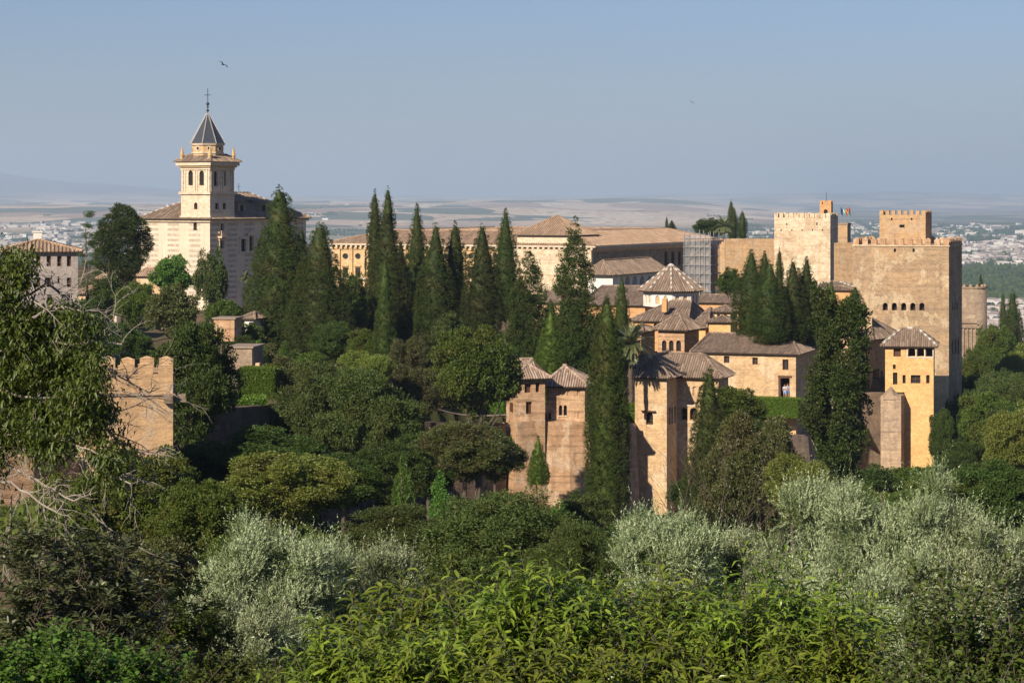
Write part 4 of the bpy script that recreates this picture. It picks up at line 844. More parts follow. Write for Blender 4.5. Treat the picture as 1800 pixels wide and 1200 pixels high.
for i, (lab, px_, cols_) in enumerate(flags):
    p_ = at(px_, 393, 523); t_ = thing('flagpole', lab, 'flag', (p_.x, p_.y, zf_ - 40), 0, 'flags on the citadel tower'); MB().tube([(0, 0, 0), (0, 0, 3.9)], .04, 5).build('pole', 'metal', t_)
    nst = len(cols_)
    for j, c_ in enumerate(cols_):
        V = []; Fs = []; za, zb3 = 3.85 - 1.5 * (j + 1) / nst, 3.85 - 1.5 * j / nst
        for k_ in range(6): x = .04 + .12 * k_; y = .12 * math.sin(k_ * 1.4 + i); V += [(x * .8, y, za - .16 * k_), (x * .8, y, zb3 - .16 * k_)]
        for k_ in range(5): Fs.append((2 * k_, 2 * k_ + 2, 2 * k_ + 3, 2 * k_ + 1))
        MB().add(V, Fs).build('flag_cloth', plain('flag_cloth', c_, .8), t_)
# round bastion at right of the great tower
rb = at(1710, 500, 445); rt = thing('bastion', 'brown half round bastion just right of the great square tower', 'tower', (rb.x - .3, rb.y, -50)); zt_ = zat(503, 445) + 50
MB().cone((0, 0), 3.4, 3.0, 0, zt_, 18).build('wall', 'stonework', rt, True); MB().cone((0, 0), 3.15, 3.15, zt_ - .35, zt_, 18).build('coping', 'stonework', rt)
for k_ in range(6): an = R(200 + 28 * k_); MB().cone((2.6 * math.cos(an), 2.6 * math.sin(an)), .5, .2, zt_, zt_ + .45, 5).build('merlon', 'stonework', rt)
bw = Bld.px('gate_block', 'low brown wall block with pilasters below the half round bastion', 'wall', 1690, 1718, 1724, 432, 10, D=4, zb=-50); z_ = bw.zf(568); bw.block(0, z_, 'stonework', [('F', 1708, 553, 1713, 560, 'dark')]); band(bw, z_ - .9, z_ - .5, .4, 'stonework'); band(bw, z_ + .0, z_ + .25, .3, 'stonework')
for i in range(4): u = bw.W * (i + .5) / 4; MB().box(u - .15, -.25, 0, u + .15, 0, z_ - .92).build('pilaster', 'stonework', bw.root)

# near crenellated tower at left
nt_ = Bld.px('crenellated_tower', 'square tower with pointed merlons behind the walnut branches at left', 'tower', 136, 304, 310, 128, -8.2, D=5.4, zb=-36)
ze = nt_.zf(657); nt_.block(0, ze, 'rammed'); merlons(nt_, ze, .5, .9, .3, 'rammed', th=.45, pyr=.15)
band(nt_, nt_.zf(694), nt_.zf(691.5), .13, 'stonework', name='string_course')
u = nt_.on((0, 0), (1, 0), 288, 700)[0]; z_ = nt_.zf(692); MB().prism([(u, -.45), (u + .5, -.45), (u + .5, 0), (u, 0)], z_ - .5, z_ - .06).prism([(nt_.W, .3), (nt_.W + .7, .3), (nt_.W + .7, .8), (nt_.W, .8)], z_ - .5, z_ - .06).build('stone_spout', 'stonework', nt_.root)
wallrun('rampart_wall', 'sunlit low rampart glimpsed through the branches at lower left', [(-60, 800, 122), (0, 806, 121), (60, 800, 122), (140, 800, 127)], 'brick', zb=-36)
# garden pieces
def slabthing(name, label, cat, pl, pc, pr, Yc, a, y0, y1, mat, D=None, part='wall', top=None):
    b = Bld.px(name, label, cat, pl, pc, pr, Yc, a, D=D, zb=-40); b.block(b.zf(y1), b.zf(y0), mat)
    if top: MB().box(-.15, -.15, b.zf(y0) + .003, b.W + .15, b.D + .15, b.zf(y0) + .15).build('coping', top, b.root)
    return b
slabthing('garden_pavilion', 'flat topped brown masonry block above the bright hedge', 'wall', 400, 443, 447, 200, 8, 612, 650, 'stonework', D=4, top='path')
slabthing('garden_wall', 'low pale terrace wall behind the flat topped masonry block', 'wall', 376, 412, 416, 235, 8, 561, 600, 'brick', D=3, top='path')
slabthing('garden_wall', 'small pink stone pier beside the bright hedge top', 'wall', 449, 456, 460, 200, 8, 638, 655, 'plaster', D=.6)
k_ = house('kiosk', 'tiny white kiosk with tiled roof left of the biggest cypress', 'kiosk', 430, 445, 449, 262, 19, 560, 549, 'white', 'tile', [('F', 437, 566, 442, 580, 'arch')], D=3, over=.4)
slabthing('garden_wall', 'pale path edge wall under the clipped hedge row', 'wall', 405, 462, 466, 172, -22, 709, 730, 'path', D=1.5)
slabthing('garden_wall', 'brown stub wall at the end of the garden path', 'wall', 452, 470, 476, 170, 10, 717, 740, 'stonework', D=1)
slabthing('garden_wall', 'stone plinth between two cypress trunks on the garden terrace', 'wall', 575, 600, 606, 262, 10, 560, 572, 'stonework', D=3, top='path')
def sheet(name, pts, mat, kind='structure', lift=.06):
    V = []; 
    P = [(kx(a_) * Y, Y) for a_, Y in pts]; n = 14; Vs = []; Fs = []
    (ax, ay), (bx_, by), (cx_, cy), (dx_, dy) = P
    for j in range(n + 1):
        for i in range(n + 1):
            s_, t = i / n, j / n; x = (ax * (1 - s_) + bx_ * s_) * (1 - t) + (dx_ * (1 - s_) + cx_ * s_) * t; y = (ay * (1 - s_) + by * s_) * (1 - t) + (dy * (1 - s_) + cy * s_) * t; Vs.append((x, y, tz(x, y) + lift))
    for j in range(n):
        for i in range(n): a_ = j * (n + 1) + i; Fs.append((a_, a_ + 1, a_ + n + 2, a_ + n + 1))
    return tag(MB().add(Vs, Fs).build(name, mat), kind=kind)
sheet('garden_path', [(770, 236), (890, 243), (890, 246), (770, 240)], 'path'); sheet('valley_path', [(340, 112), (420, 118), (420, 124), (350, 119)], 'path')
sheet('lawn', [(1300, 268), (1400, 272), (1400, 278), (1300, 274)], 'lawn'); sheet('garden_lawn', [(1040, 246), (1118, 249), (1118, 262), (1040, 258)], 'lawn')
sheet('garden_terrace', [(405, 205), (560, 222), (590, 262), (380, 255)], 'path', lift=.05)
# ---------------------------------------------------------------- foliage
def nrm(a): return a / np.maximum(np.linalg.norm(a, axis=-1, keepdims=True), 1e-9)
def leafquads(P, D, Nn, L, W):
    """rhombic leaves: base, two sides, tip"""
    S = nrm(np.cross(D, Nn)); L = L[:, None]; W = W[:, None]; k = len(P)
    V = np.stack([P, P + D * L * .45 + S * W * .5, P + D * L, P + D * L * .45 - S * W * .5], 1).reshape(-1, 3)
    return V, np.arange(4 * k).reshape(k, 4)
def curled(P, D, Nn, L, W, droop, fold=.25):
    """long leaves folded along the midrib, arching down: 8 triangles each"""
    k = len(P); S = nrm(np.cross(D, Nn)); L = L[:, None]; W = W[:, None]; dr = droop[:, None]; G = np.array([0, 0, -1.0])
    c1 = P + D * L * .32 + G * L * dr * .06; c2 = P + D * L * .68 + G * L * dr * .30; c3 = P + D * L * .93 + G * L * dr * .68
    up = nrm(np.cross(S, D)); up = np.where(up[:, 2:3] < 0, -up, up)
    V = np.stack([P, c1 + S * W * .5 + up * W * fold, c1, c1 - S * W * .5 + up * W * fold, c2 + S * W * .42 + up * W * fold, c2, c2 - S * W * .42 + up * W * fold, c3], 1).reshape(-1, 3)
    T = np.array([(0, 1, 2), (0, 2, 3), (1, 4, 5), (1, 5, 2), (2, 5, 6), (2, 6, 3), (4, 7, 5), (5, 7, 6)])
    Fc = (np.arange(k)[:, None, None] * 8 + T[None]).reshape(-1, 3); return V, Fc
def rdir(rg, n): return nrm(rg.normal(size=(n, 3)))
def crown_mesh(name, lobes, n, per, cr, ll, lw, mat, seed, up=0.2, out=0.6, inner=0.15, flat=1.0, dense=0.7, cn=.9, core=None):
    """leaf clumps spread over the shells of many lobes"""
    rg = np.random.default_rng(seed); lobes = np.asarray(lobes, float); C = lobes[:, :3]; Rr = lobes[:, 3:6]
    area = (Rr.prod(1)) ** (2 / 3); nc = n // per; pts = []; nm = []; have = 0
    for _ in range(12):
        k = int((nc - have) * 1.9) + 50; idx = rg.choice(len(lobes), k, p=area / area.sum()); d = rdir(rg, k)
        rad_ = np.where(rg.random(k) < inner, rg.uniform(.45, .85, k), rg.uniform(.86, 1.06, k))
        q = C[idx] + d * Rr[idx] * rad_[:, None]; ok = np.ones(k, bool)
        for s_ in range(0, len(lobes), 40):
            e = (((q[:, None] - C[None, s_:s_ + 40]) / Rr[None, s_:s_ + 40]) ** 2).sum(-1); ok &= ~(e < dense ** 2).any(1) | (rad_ < .85)
        pts.append(q[ok]); nm.append(nrm(d / Rr[idx])[ok]); have += ok.sum()
        if have >= nc: break
    q = np.concatenate(pts)[:nc]; d = np.concatenate(nm)[:nc]; nc = len(q)
    P = np.repeat(q, per, 0); O = np.repeat(d, per, 0); k = len(P)
    off = nrm(rg.normal(size=(k, 3))) * rg.uniform(.35, 1.0, (k, 1)) * np.array([1, 1, .8 * flat]) * cr * np.repeat(rg.uniform(.5, 1.2, nc), per)[:, None] * .85; P = P + off
    o2 = nrm(off * np.array([1, 1, 1.3])); D = nrm(O * out + o2 * .6 + rg.normal(size=(k, 3)) * .45 + np.array([0, 0, up])); Nn = nrm(O * .55 + o2 * cn + rg.normal(size=(k, 3)) * .35 + np.array([0, 0, .25]))
    L = rg.uniform(.7, 1.25, k) * ll; W = rg.uniform(.7, 1.2, k) * lw
    V, Fc = leafquads(P, D, Nn, L, W)
    if core:
        H, Rm, prof = core; hs, rs = zip(*prof); m1, m2 = 40, 14; h = np.linspace(0.0, .97, m1); A = np.arange(m2) * 2 * np.pi / m2; rr_ = (np.interp(h, hs, rs) * Rm * .72)[:, None] * (1 + .07 * np.sin(A[None] * 5 + h[:, None] * 40) + .05 * rg.normal(size=(m1, m2)))
        CV = np.stack([rr_ * np.cos(A), rr_ * np.sin(A), np.repeat(h[:, None] * H, m2, 1)], -1).reshape(-1, 3); i_, j_ = np.meshgrid(np.arange(m1 - 1), np.arange(m2), indexing='ij'); jn = (j_ + 1) % m2
        CF = np.stack([i_ * m2 + j_, i_ * m2 + jn, (i_ + 1) * m2 + jn, (i_ + 1) * m2 + j_], -1).reshape(-1, 4) + len(V); V = np.concatenate([V, CV]); Fc = np.concatenate([Fc, CF])
    return npmesh(name, V, Fc, mat)
def cyp_lobes(seed, H, Rm, prof, lump=.75, n=230, ragged=.12):
    rg = np.random.default_rng(seed); L = []; hs, rs = zip(*prof)
    for i in range(n):
        h = rg.random() ** .9; r = np.interp(h, hs, rs) * Rm; 
        if rg.random() > max(.25, r / Rm): h = rg.random() * .7; r = np.interp(h, hs, rs) * Rm
        a = rg.random() * 6.283; w = lump * (.35 + .65 * r / Rm) * rg.uniform(.7, 1.25); rr_ = max(0, r - w * .6) * rg.uniform(1 - ragged, 1 + ragged * .6)
        L.append((rr_ * math.cos(a) * 1.1, rr_ * math.sin(a) * 1.1, h * H, w * 1.05, w * 1.05, w * 1.5))
    for t in np.linspace(.02, .97, 26): r = max(.12, np.interp(t, hs, rs) * Rm * .72); L.append((0, 0, t * H, r, r, H / 26 * 1.1))
    L.append((0, 0, H * .985, .16, .16, .6)); return L
def broad_lobes(seed, Rm, H, n=34, sz=(.24, .4), low=.12, core=True):
    rg = np.random.default_rng(seed); L = []
    for i in range(n):
        d = rdir(rg, 1)[0]; d[2] = abs(d[2]) * 1.15 - .35; d = d / np.linalg.norm(d); s_ = rg.uniform(*sz) * (1 if i % 3 else .7); q = rg.uniform(.5, .82) if i % 3 else rg.uniform(.8, 1.0)
        L.append((d[0] * Rm * q, d[1] * Rm * q, H * .46 + d[2] * H * .5 * q, s_ * Rm, s_ * Rm, s_ * H * .42))
    if core: L.append((0, 0, H * .45, Rm * .55, Rm * .55, H * .38))
    return L
PROTO = {}
def proto(key, H, Rm, me): PROTO[key] = (H, Rm, me)
cyp_prof = [(0, .55), (.06, .85), (.22, 1), (.45, .88), (.7, .58), (.88, .28), (1, .03)]
slim_prof = [(0, .6), (.1, .9), (.4, 1), (.7, .8), (.9, .4), (1, .03)]
wide_prof = [(0, .6), (.08, .93), (.2, 1), (.4, .84), (.6, .62), (.8, .4), (.93, .24), (1, .08)]
for i in range(3):
    proto(('cyp', i), 20, 2.4, crown_mesh('cypress_foliage', cyp_lobes(10 + i, 20, 2.4, cyp_prof, .64, 400, .11), 64000, 8, .20, .15, .09, 'l_cypress', 10 + i, up=.7, out=.3, inner=.04, cn=.5, core=(20, 2.4, cyp_prof)))
    proto(('slim', i), 20, 1.6, crown_mesh('slender_cypress_foliage', cyp_lobes(20 + i, 20, 1.6, slim_prof, .46, 360, .09), 46000, 8, .17, .14, .08, 'l_cypress', 20 + i, up=.9, out=.3, inner=.04, cn=.5, core=(20, 1.6, slim_prof)))
    proto(('wide', i), 20, 3.9, crown_mesh('broad_cypress_foliage', cyp_lobes(30 + i, 20, 3.9, wide_prof, .86, 480, .12), 110000, 9, .26, .16, .10, 'l_cypress', 30 + i, up=.5, out=.35, inner=.04, cn=.45, core=(20, 3.9, wide_prof)))
for i in range(2):
    proto(('ragged', i), 20, 2.7, crown_mesh('ragged_cypress_foliage', cyp_lobes(40 + i, 20, 2.7, [(0, .7), (.1, .9), (.3, 1), (.5, .75), (.62, .8), (.8, .5), (.93, .3), (1, .05)], .8, 120, .38), 52000, 18, .42, .22, .12, 'l_cypress', 40 + i, up=.35, out=.5))
proto(('near', 0), 20, 2.0, crown_mesh('near_cypress_foliage', cyp_lobes(50, 20, 2.0, [(0, .9), (.15, 1), (.5, .95), (.75, .74), (.9, .42), (1, .05)], .5, 520, .1), 130000, 9, .17, .13, .06, 'l_cypress', 50, up=.8, out=.35, inner=.05, cn=.5, core=(20, 2.0, [(0, .9), (.15, 1), (.5, .95), (.75, .74), (.9, .42), (1, .05)])))
cone_prof = [(0, .95), (.12, 1), (.35, .86), (.6, .62), (.82, .38), (.94, .22), (1, .05)]
proto(('cone', 0), 14, 2.6, crown_mesh('cone_cypress_foliage', cyp_lobes(55, 14, 2.6, cone_prof, .5, 520, .06), 120000, 9, .17, .13, .06, 'l_cypress', 55, up=.7, out=.35, inner=.05, cn=.5, core=(14, 2.6, cone_prof)))
proto(('light', 0), 9, 2.0, crown_mesh('young_cypress_foliage', cyp_lobes(60, 9, 2.0, [(0, .9), (.2, 1), (.5, .7), (.8, .35), (1, .03)], .45, 200, .08), 40000, 8, .17, .14, .07, 'l_cypresslight', 60, up=.9, out=.35, inner=.04, cn=.4, core=(9, 2.0, [(0, .9), (.2, 1), (.5, .7), (.8, .35), (1, .03)])))
for nm, mt_, ll, lw, cnt in (('dark', 'l_dark', .24, .13, 60000), ('mid', 'l_mid', .25, .15, 56000), ('grey', 'l_grey', .22, .09, 70000), ('brown', 'l_brown', .22, .12, 56000), ('yellow', 'l_yellow', .22, .13, 60000), ('bright', 'l_bright', .24, .14, 42000)):
    for i in range(2 if nm in ('dark', 'mid', 'grey') else 1):
        proto((nm, i), 9, 5, crown_mesh(nm.replace('bright', 'light').replace('grey', 'acacia') + '_foliage', broad_lobes(70 + i * 7 + len(nm) * 3, 5, 9, 64, (.14, .30)), cnt, 24, .62, ll, lw, mt_, 70 + i + len(nm), up=.15 if nm != 'grey' else -.1, out=.5, flat=.7))
for nm, mt_ in (('dark', 'l_dark'), ('mid', 'l_mid'), ('grey', 'l_grey'), ('brown', 'l_brown'), ('bright', 'l_bright')):
    proto(('small', nm), 6, 3, crown_mesh('small_' + nm.replace('bright', 'light').replace('grey', 'pale') + '_foliage', broad_lobes(170 + len(nm), 3, 6, 46, (.13, .30)), 17000, 14, .42, .26, .14, mt_, 170 + len(nm), up=.25, out=.6, flat=.8, inner=.3))
# tall oval dark tree and the poplar, open crowns with gaps
proto(('oval', 0), 14, 4.2, crown_mesh('tall_dark_foliage', [(x * 4.2, y * 4.2, z * 14, s_ * 4.2, s_ * 4.2, s_ * 5) for x, y, z, s_ in [(0, 0, .5, .7), (-.3, 0, .75, .42), (.1, .1, .88, .36), (.55, 0, .72, .38), (.65, .1, .55, .4), (-.5, .1, .55, .45), (-.45, 0, .35, .45), (.2, -.2, .3, .5), (.6, -.1, .38, .3), (-.2, -.3, .6, .5), (.2, -.3, .7, .45), (0, 0, .15, .4), (-.1, .2, .95, .22), (.3, 0, .85, .28)]], 60000, 20, .5, .24, .12, 'l_dark', 91, up=.5, out=.5))
def pop_lobes(seed, H, Rm):
    rg = np.random.default_rng(seed); L = []
    for i in range(90):
        h = rg.uniform(.04, 1); s_ = 1 if rg.random() < .6 else -1; cx_ = s_ * .36 * (.15 + .95 * min(1, h)); r = .52 * math.sin(min(1, (1 - h) * 1.5 + .08) * 1.57) * (1 if s_ > 0 or h < .97 else .4)
        if s_ > 0 and h > .86: continue
        a = rg.random() * 6.28; w = rg.uniform(.12, .26); q = rg.uniform(.2, 1) * r; L.append(((cx_ + q * math.cos(a)) * Rm, q * math.sin(a) * Rm * 1.2, h * H, w * Rm, w * Rm, w * Rm * 1.7))
    return L
proto(('poplar', 0), 15, 3.6, crown_mesh('poplar_foliage', pop_lobes(5, 15, 3.6), 52000, 18, .42, .20, .14, 'l_mid', 95, up=.5, out=.45, inner=.3))
PROTO[('poplar', 0)][2].materials[0] = M['l_cypresslight'] if False else M['l_dark']
proto(('sap', 0), 3.6, 1.3, crown_mesh('sapling_foliage', [(x, y, z, s_, s_, s_ * 1.2) for x, y, z, s_ in [(0, 0, 2.9, .35), (.2, .1, 2.3, .5), (-.35, 0, 1.9, .45), (.5, -.1, 1.5, .5), (-.6, .1, 1.1, .5), (.1, -.3, 1.0, .6), (.7, .1, .8, .45), (-.2, .2, .5, .6), (.1, 0, 3.4, .2), (-.75, 0, .5, .4)]], 4200, 9, .2, .17, .085, 'l_bright', 97, up=-.1, out=.5, inner=.4))
def cedar_mesh():
    rg = np.random.default_rng(8); L = []
    for h, r in ((.06, .9), (.16, 1), (.27, .95), (.40, .8), (.5, .85), (.62, .55), (.72, .7), (.84, .4), (.97, .42)):
        for k in range(7):
            a = rg.random() * 6.28; q = r * rg.uniform(.35, .95); L.append((q * 2.5 * math.cos(a), q * 2.5 * math.sin(a), h * 14 + rg.uniform(-.3, .3), .62, .62, .2))
    return crown_mesh('cedar_foliage', L, 15000, 14, .3, .2, .05, 'l_dark', 99, up=-.1, out=.5, inner=.4)
proto(('cedar', 0), 14, 2.5, cedar_mesh())

def trunk(parent, x, y, zt, top, r, seed, mat='bark', limbs=6, spread=2.0, name='trunk'):
    """tapered, slightly leaning trunk with limbs reaching into the crown (local to the tree's base)"""
    rnd = random.Random(seed); mb = MB(); h = top; pts = []; lean = (rnd.uniform(-.04, .04), rnd.uniform(-.04, .04))
    for i in range(6):
        t = i / 5; pts.append((lean[0] * h * t + rnd.uniform(-.06, .06) * r * 3, lean[1] * h * t, -0.4 + (h + .4) * t))
    mb.tube(pts, [r * (1.25 - 1.0 * i / 5) for i in range(6)], 8)
    for k in range(limbs):
        t = rnd.uniform(.35, .85); b = Vector(pts[int(t * 5)]); a = rnd.random() * 6.28; s_ = spread * rnd.uniform(.5, .9)
        e = b + Vector((math.cos(a) * s_, math.sin(a) * s_, h * .22 * rnd.uniform(.6, 1.2))); m_ = b.lerp(e, .5) + Vector((0, 0, -.1 * s_)); mb.tube([b, m_, e], [r * .4, r * .25, r * .08], 5)
    return mb.build(name, mat, parent)
NTREE = [0]
def tree(key, px_, ytop, ybase, wpx, Y, label, name='tree', cat='tree', group=None, depth=None, mat=None, rtr=None, bark='bark', rz=None, limbs=5, hang=0.0):
    """crown spans photo rows ytop..ybase and wpx columns at depth Y; trunk goes down to the terrain"""
    NTREE[0] += 1; H, Rm, me = PROTO[key]; Xc = kx(px_) * Y; zt = zat(ytop, Y); zb = zat(ybase, Y); g = tz(Xc, Y)
    zb = max(zb, g - 1.0) if zb < g - 1 else zb
    root = thing(name, label, cat, (Xc, Y, g), 0, group); hc = zt - zb; rc = wpx / F * Y / 2 * (1.12 if key[0] in ('cyp', 'slim', 'wide') else 1.0)
    cr_ = bpy.data.objects.new('crown', me); link(cr_, root); cr_.location = (0, 0, zb - g); cr_.scale = (rc / Rm, (depth or rc) / Rm, hc / H); cr_.rotation_euler = (0, 0, rz if rz is not None else 0.0)
    if rz is None and key[0] not in ('poplar', 'oval'):
        cr_.rotation_euler = (0, 0, (NTREE[0] * 2.39) % 6.28)
    trunk(root, 0, 0, 0, max(.8, (zb - g) + hc * (.8 if key[0] in ('cyp', 'slim', 'wide', 'cedar') else .6)), rtr or max(.1, rc * .09), NTREE[0], bark, limbs if key[0] not in ('cyp', 'slim', 'wide', 'near', 'light') else 0, rc * .8)
    if mat:
        cr_.data = me.copy(); cr_.data.materials[0] = M[mat]
    return root
G1 = 'cypresses in the palace garden'
for a_ in [
    (('wide', 0), 492, 330, 606, 104, 268, 'tallest and broadest cypress, right beside the church'),
    (('cyp', 0), 530, 400, 596, 48, 290, 'cypress squeezed between the two broad cypresses near the church'),
    (('wide', 1), 562, 394, 614, 96, 262, 'broad cypress, second of the pair right of the church'),
    (('slim', 0), 659, 335, 560, 28, 318, 'pointed slim cypress left of the twin tops, near the picture middle'),
    (('slim', 1), 682, 329, 500, 26, 322, 'pointed slim cypress with a forked double top above the round crown'),
    (('wide', 2), 682, 388, 610, 86, 292, 'bushy round topped cypress below the two pointed tops'),
    (('slim', 2), 677, 452, 664, 30, 236, 'slender ivy dark cypress standing in front of the bushy one'),
    (('cyp', 1), 733, 360, 580, 46, 305, 'cypress with a brownish lower side before the palace front'),
    (('cyp', 2), 766, 392, 606, 62, 285, 'fresh green cypress widening at its foot before the palace front'),
    (('slim', 0), 800, 391, 600, 42, 288, 'narrow sharp tipped cypress between two wider ones before the palace'),
    (('cyp', 0), 848, 394, 590, 60, 280, 'full cone cypress left of the tall thin tip, before the palace'),
    (('cyp', 1), 889, 368, 560, 46, 292, 'tall cypress whose thin tip reaches above the palace roof'),
    (('ragged', 0), 930, 440, 645, 72, 262, 'ragged cypress before the plain brick palace wall'),
    (('ragged', 1), 1011, 385, 648, 72, 255, 'tall ragged cypress with loose side branches before the palace corner'),
    (('light', 0), 968, 546, 655, 52, 244, 'light green cone cypress behind the small brick houses'),
    (('slim', 2), 1093, 488, 650, 28, 268, 'slim cypress rising just behind the palm'),
    (('cyp', 2), 968, 525, 600, 34, 285, 'half hidden cypress between two ragged ones'),
    (('slim', 1), 1066, 522, 640, 30, 258, 'dark slim cypress left of the palm'),
    (('cyp', 0), 705, 420, 600, 34, 300, 'shaded cypress at the right flank of the bushy one')]:
    tree(*a_, name='cypress_tree', cat='cypress', group=G1)
G2 = 'cypresses below the pale square tower'
for a_ in [
    (('cyp', 1), 1321, 440, 596, 56, 286, 'leftmost cypress of the clump below the pale square tower'),
    (('slim', 2), 1344, 442, 560, 26, 300, 'narrow cypress with a hooked tip in the clump'),
    (('cyp', 2), 1353, 459, 602, 60, 280, 'second broad cypress of the clump, lower than its left neighbour'),
    (('slim', 0), 1370, 437, 570, 16, 296, 'very thin needle cypress in the middle of the clump'),
    (('cyp', 0), 1394, 456, 604, 46, 282, 'cypress fourth from left in the clump below the tower'),
    (('cyp', 1), 1418, 452, 604, 42, 284, 'rightmost tall cypress of the clump below the tower'),
    (('ragged', 0), 1404, 470, 560, 22, 290, 'small dark cypress wedged between the two right ones'),
    (('cyp', 2), 1461, 499, 590, 42, 292, 'short cypress over the leafy poplar top'),
    (('cyp', 0), 1503, 503, 562, 32, 322, 'short cypress leaning against the great square tower')]:
    tree(*a_, name='cypress_tree', cat='cypress', group=G2)
G3 = 'distant cypresses on the citadel hill'
for a_ in [
    (('slim', 0), 1285, 352, 420, 11, 560, 'thin tall distant cypress above the orange citadel wall'), (('slim', 1), 1290, 364, 420, 13, 556, 'middle one of three distant cypresses above the citadel wall'),
    (('slim', 2), 1305, 371, 420, 15, 550, 'right one of three distant cypresses above the citadel wall'), (('slim', 0), 1172, 381, 412, 5, 600, 'needle thin distant cypress behind the palace roof'),
    (('cyp', 1), 1181, 387, 412, 14, 600, 'rounded distant cypress behind the palace roof')]:
    tree(*a_, name='cypress_tree', cat='cypress', group=G3)
tree(('near', 0), 1067, 523, 905, 68, 172, 'largest foreground cypress column between brick houses and tower house', name='cypress_tree', cat='cypress')
tree(('cone', 0), 1247, 650, 930, 92, 192, 'cone cypress growing up against the right side of the tower house', name='cypress_tree', cat='cypress', rz=2.0)
tree(('light', 0), 946, 768, 850, 36, 190, 'small young cypress at the foot of the brick rampart', name='cypress_tree', cat='cypress')
tree(('slim', 0), 1763, 512, 640, 13, 520, 'thin cypress spike at the right edge, above the wooded slope', name='cypress_tree', cat='cypress')
tree(('wide', 0), 1780, 512, 640, 40, 500, 'loose dark cypress at the right edge of the wooded slope', name='cypress_tree', cat='cypress')
tree(('slim', 1), 1724, 478, 600, 11, 480, 'slim cypress behind the half round bastion', name='cypress_tree', cat='cypress')
tree(('slim', 2), 1665, 700, 790, 14, 300, 'tiny dark cypress at the foot of the great tower', name='cypress_tree', cat='cypress')
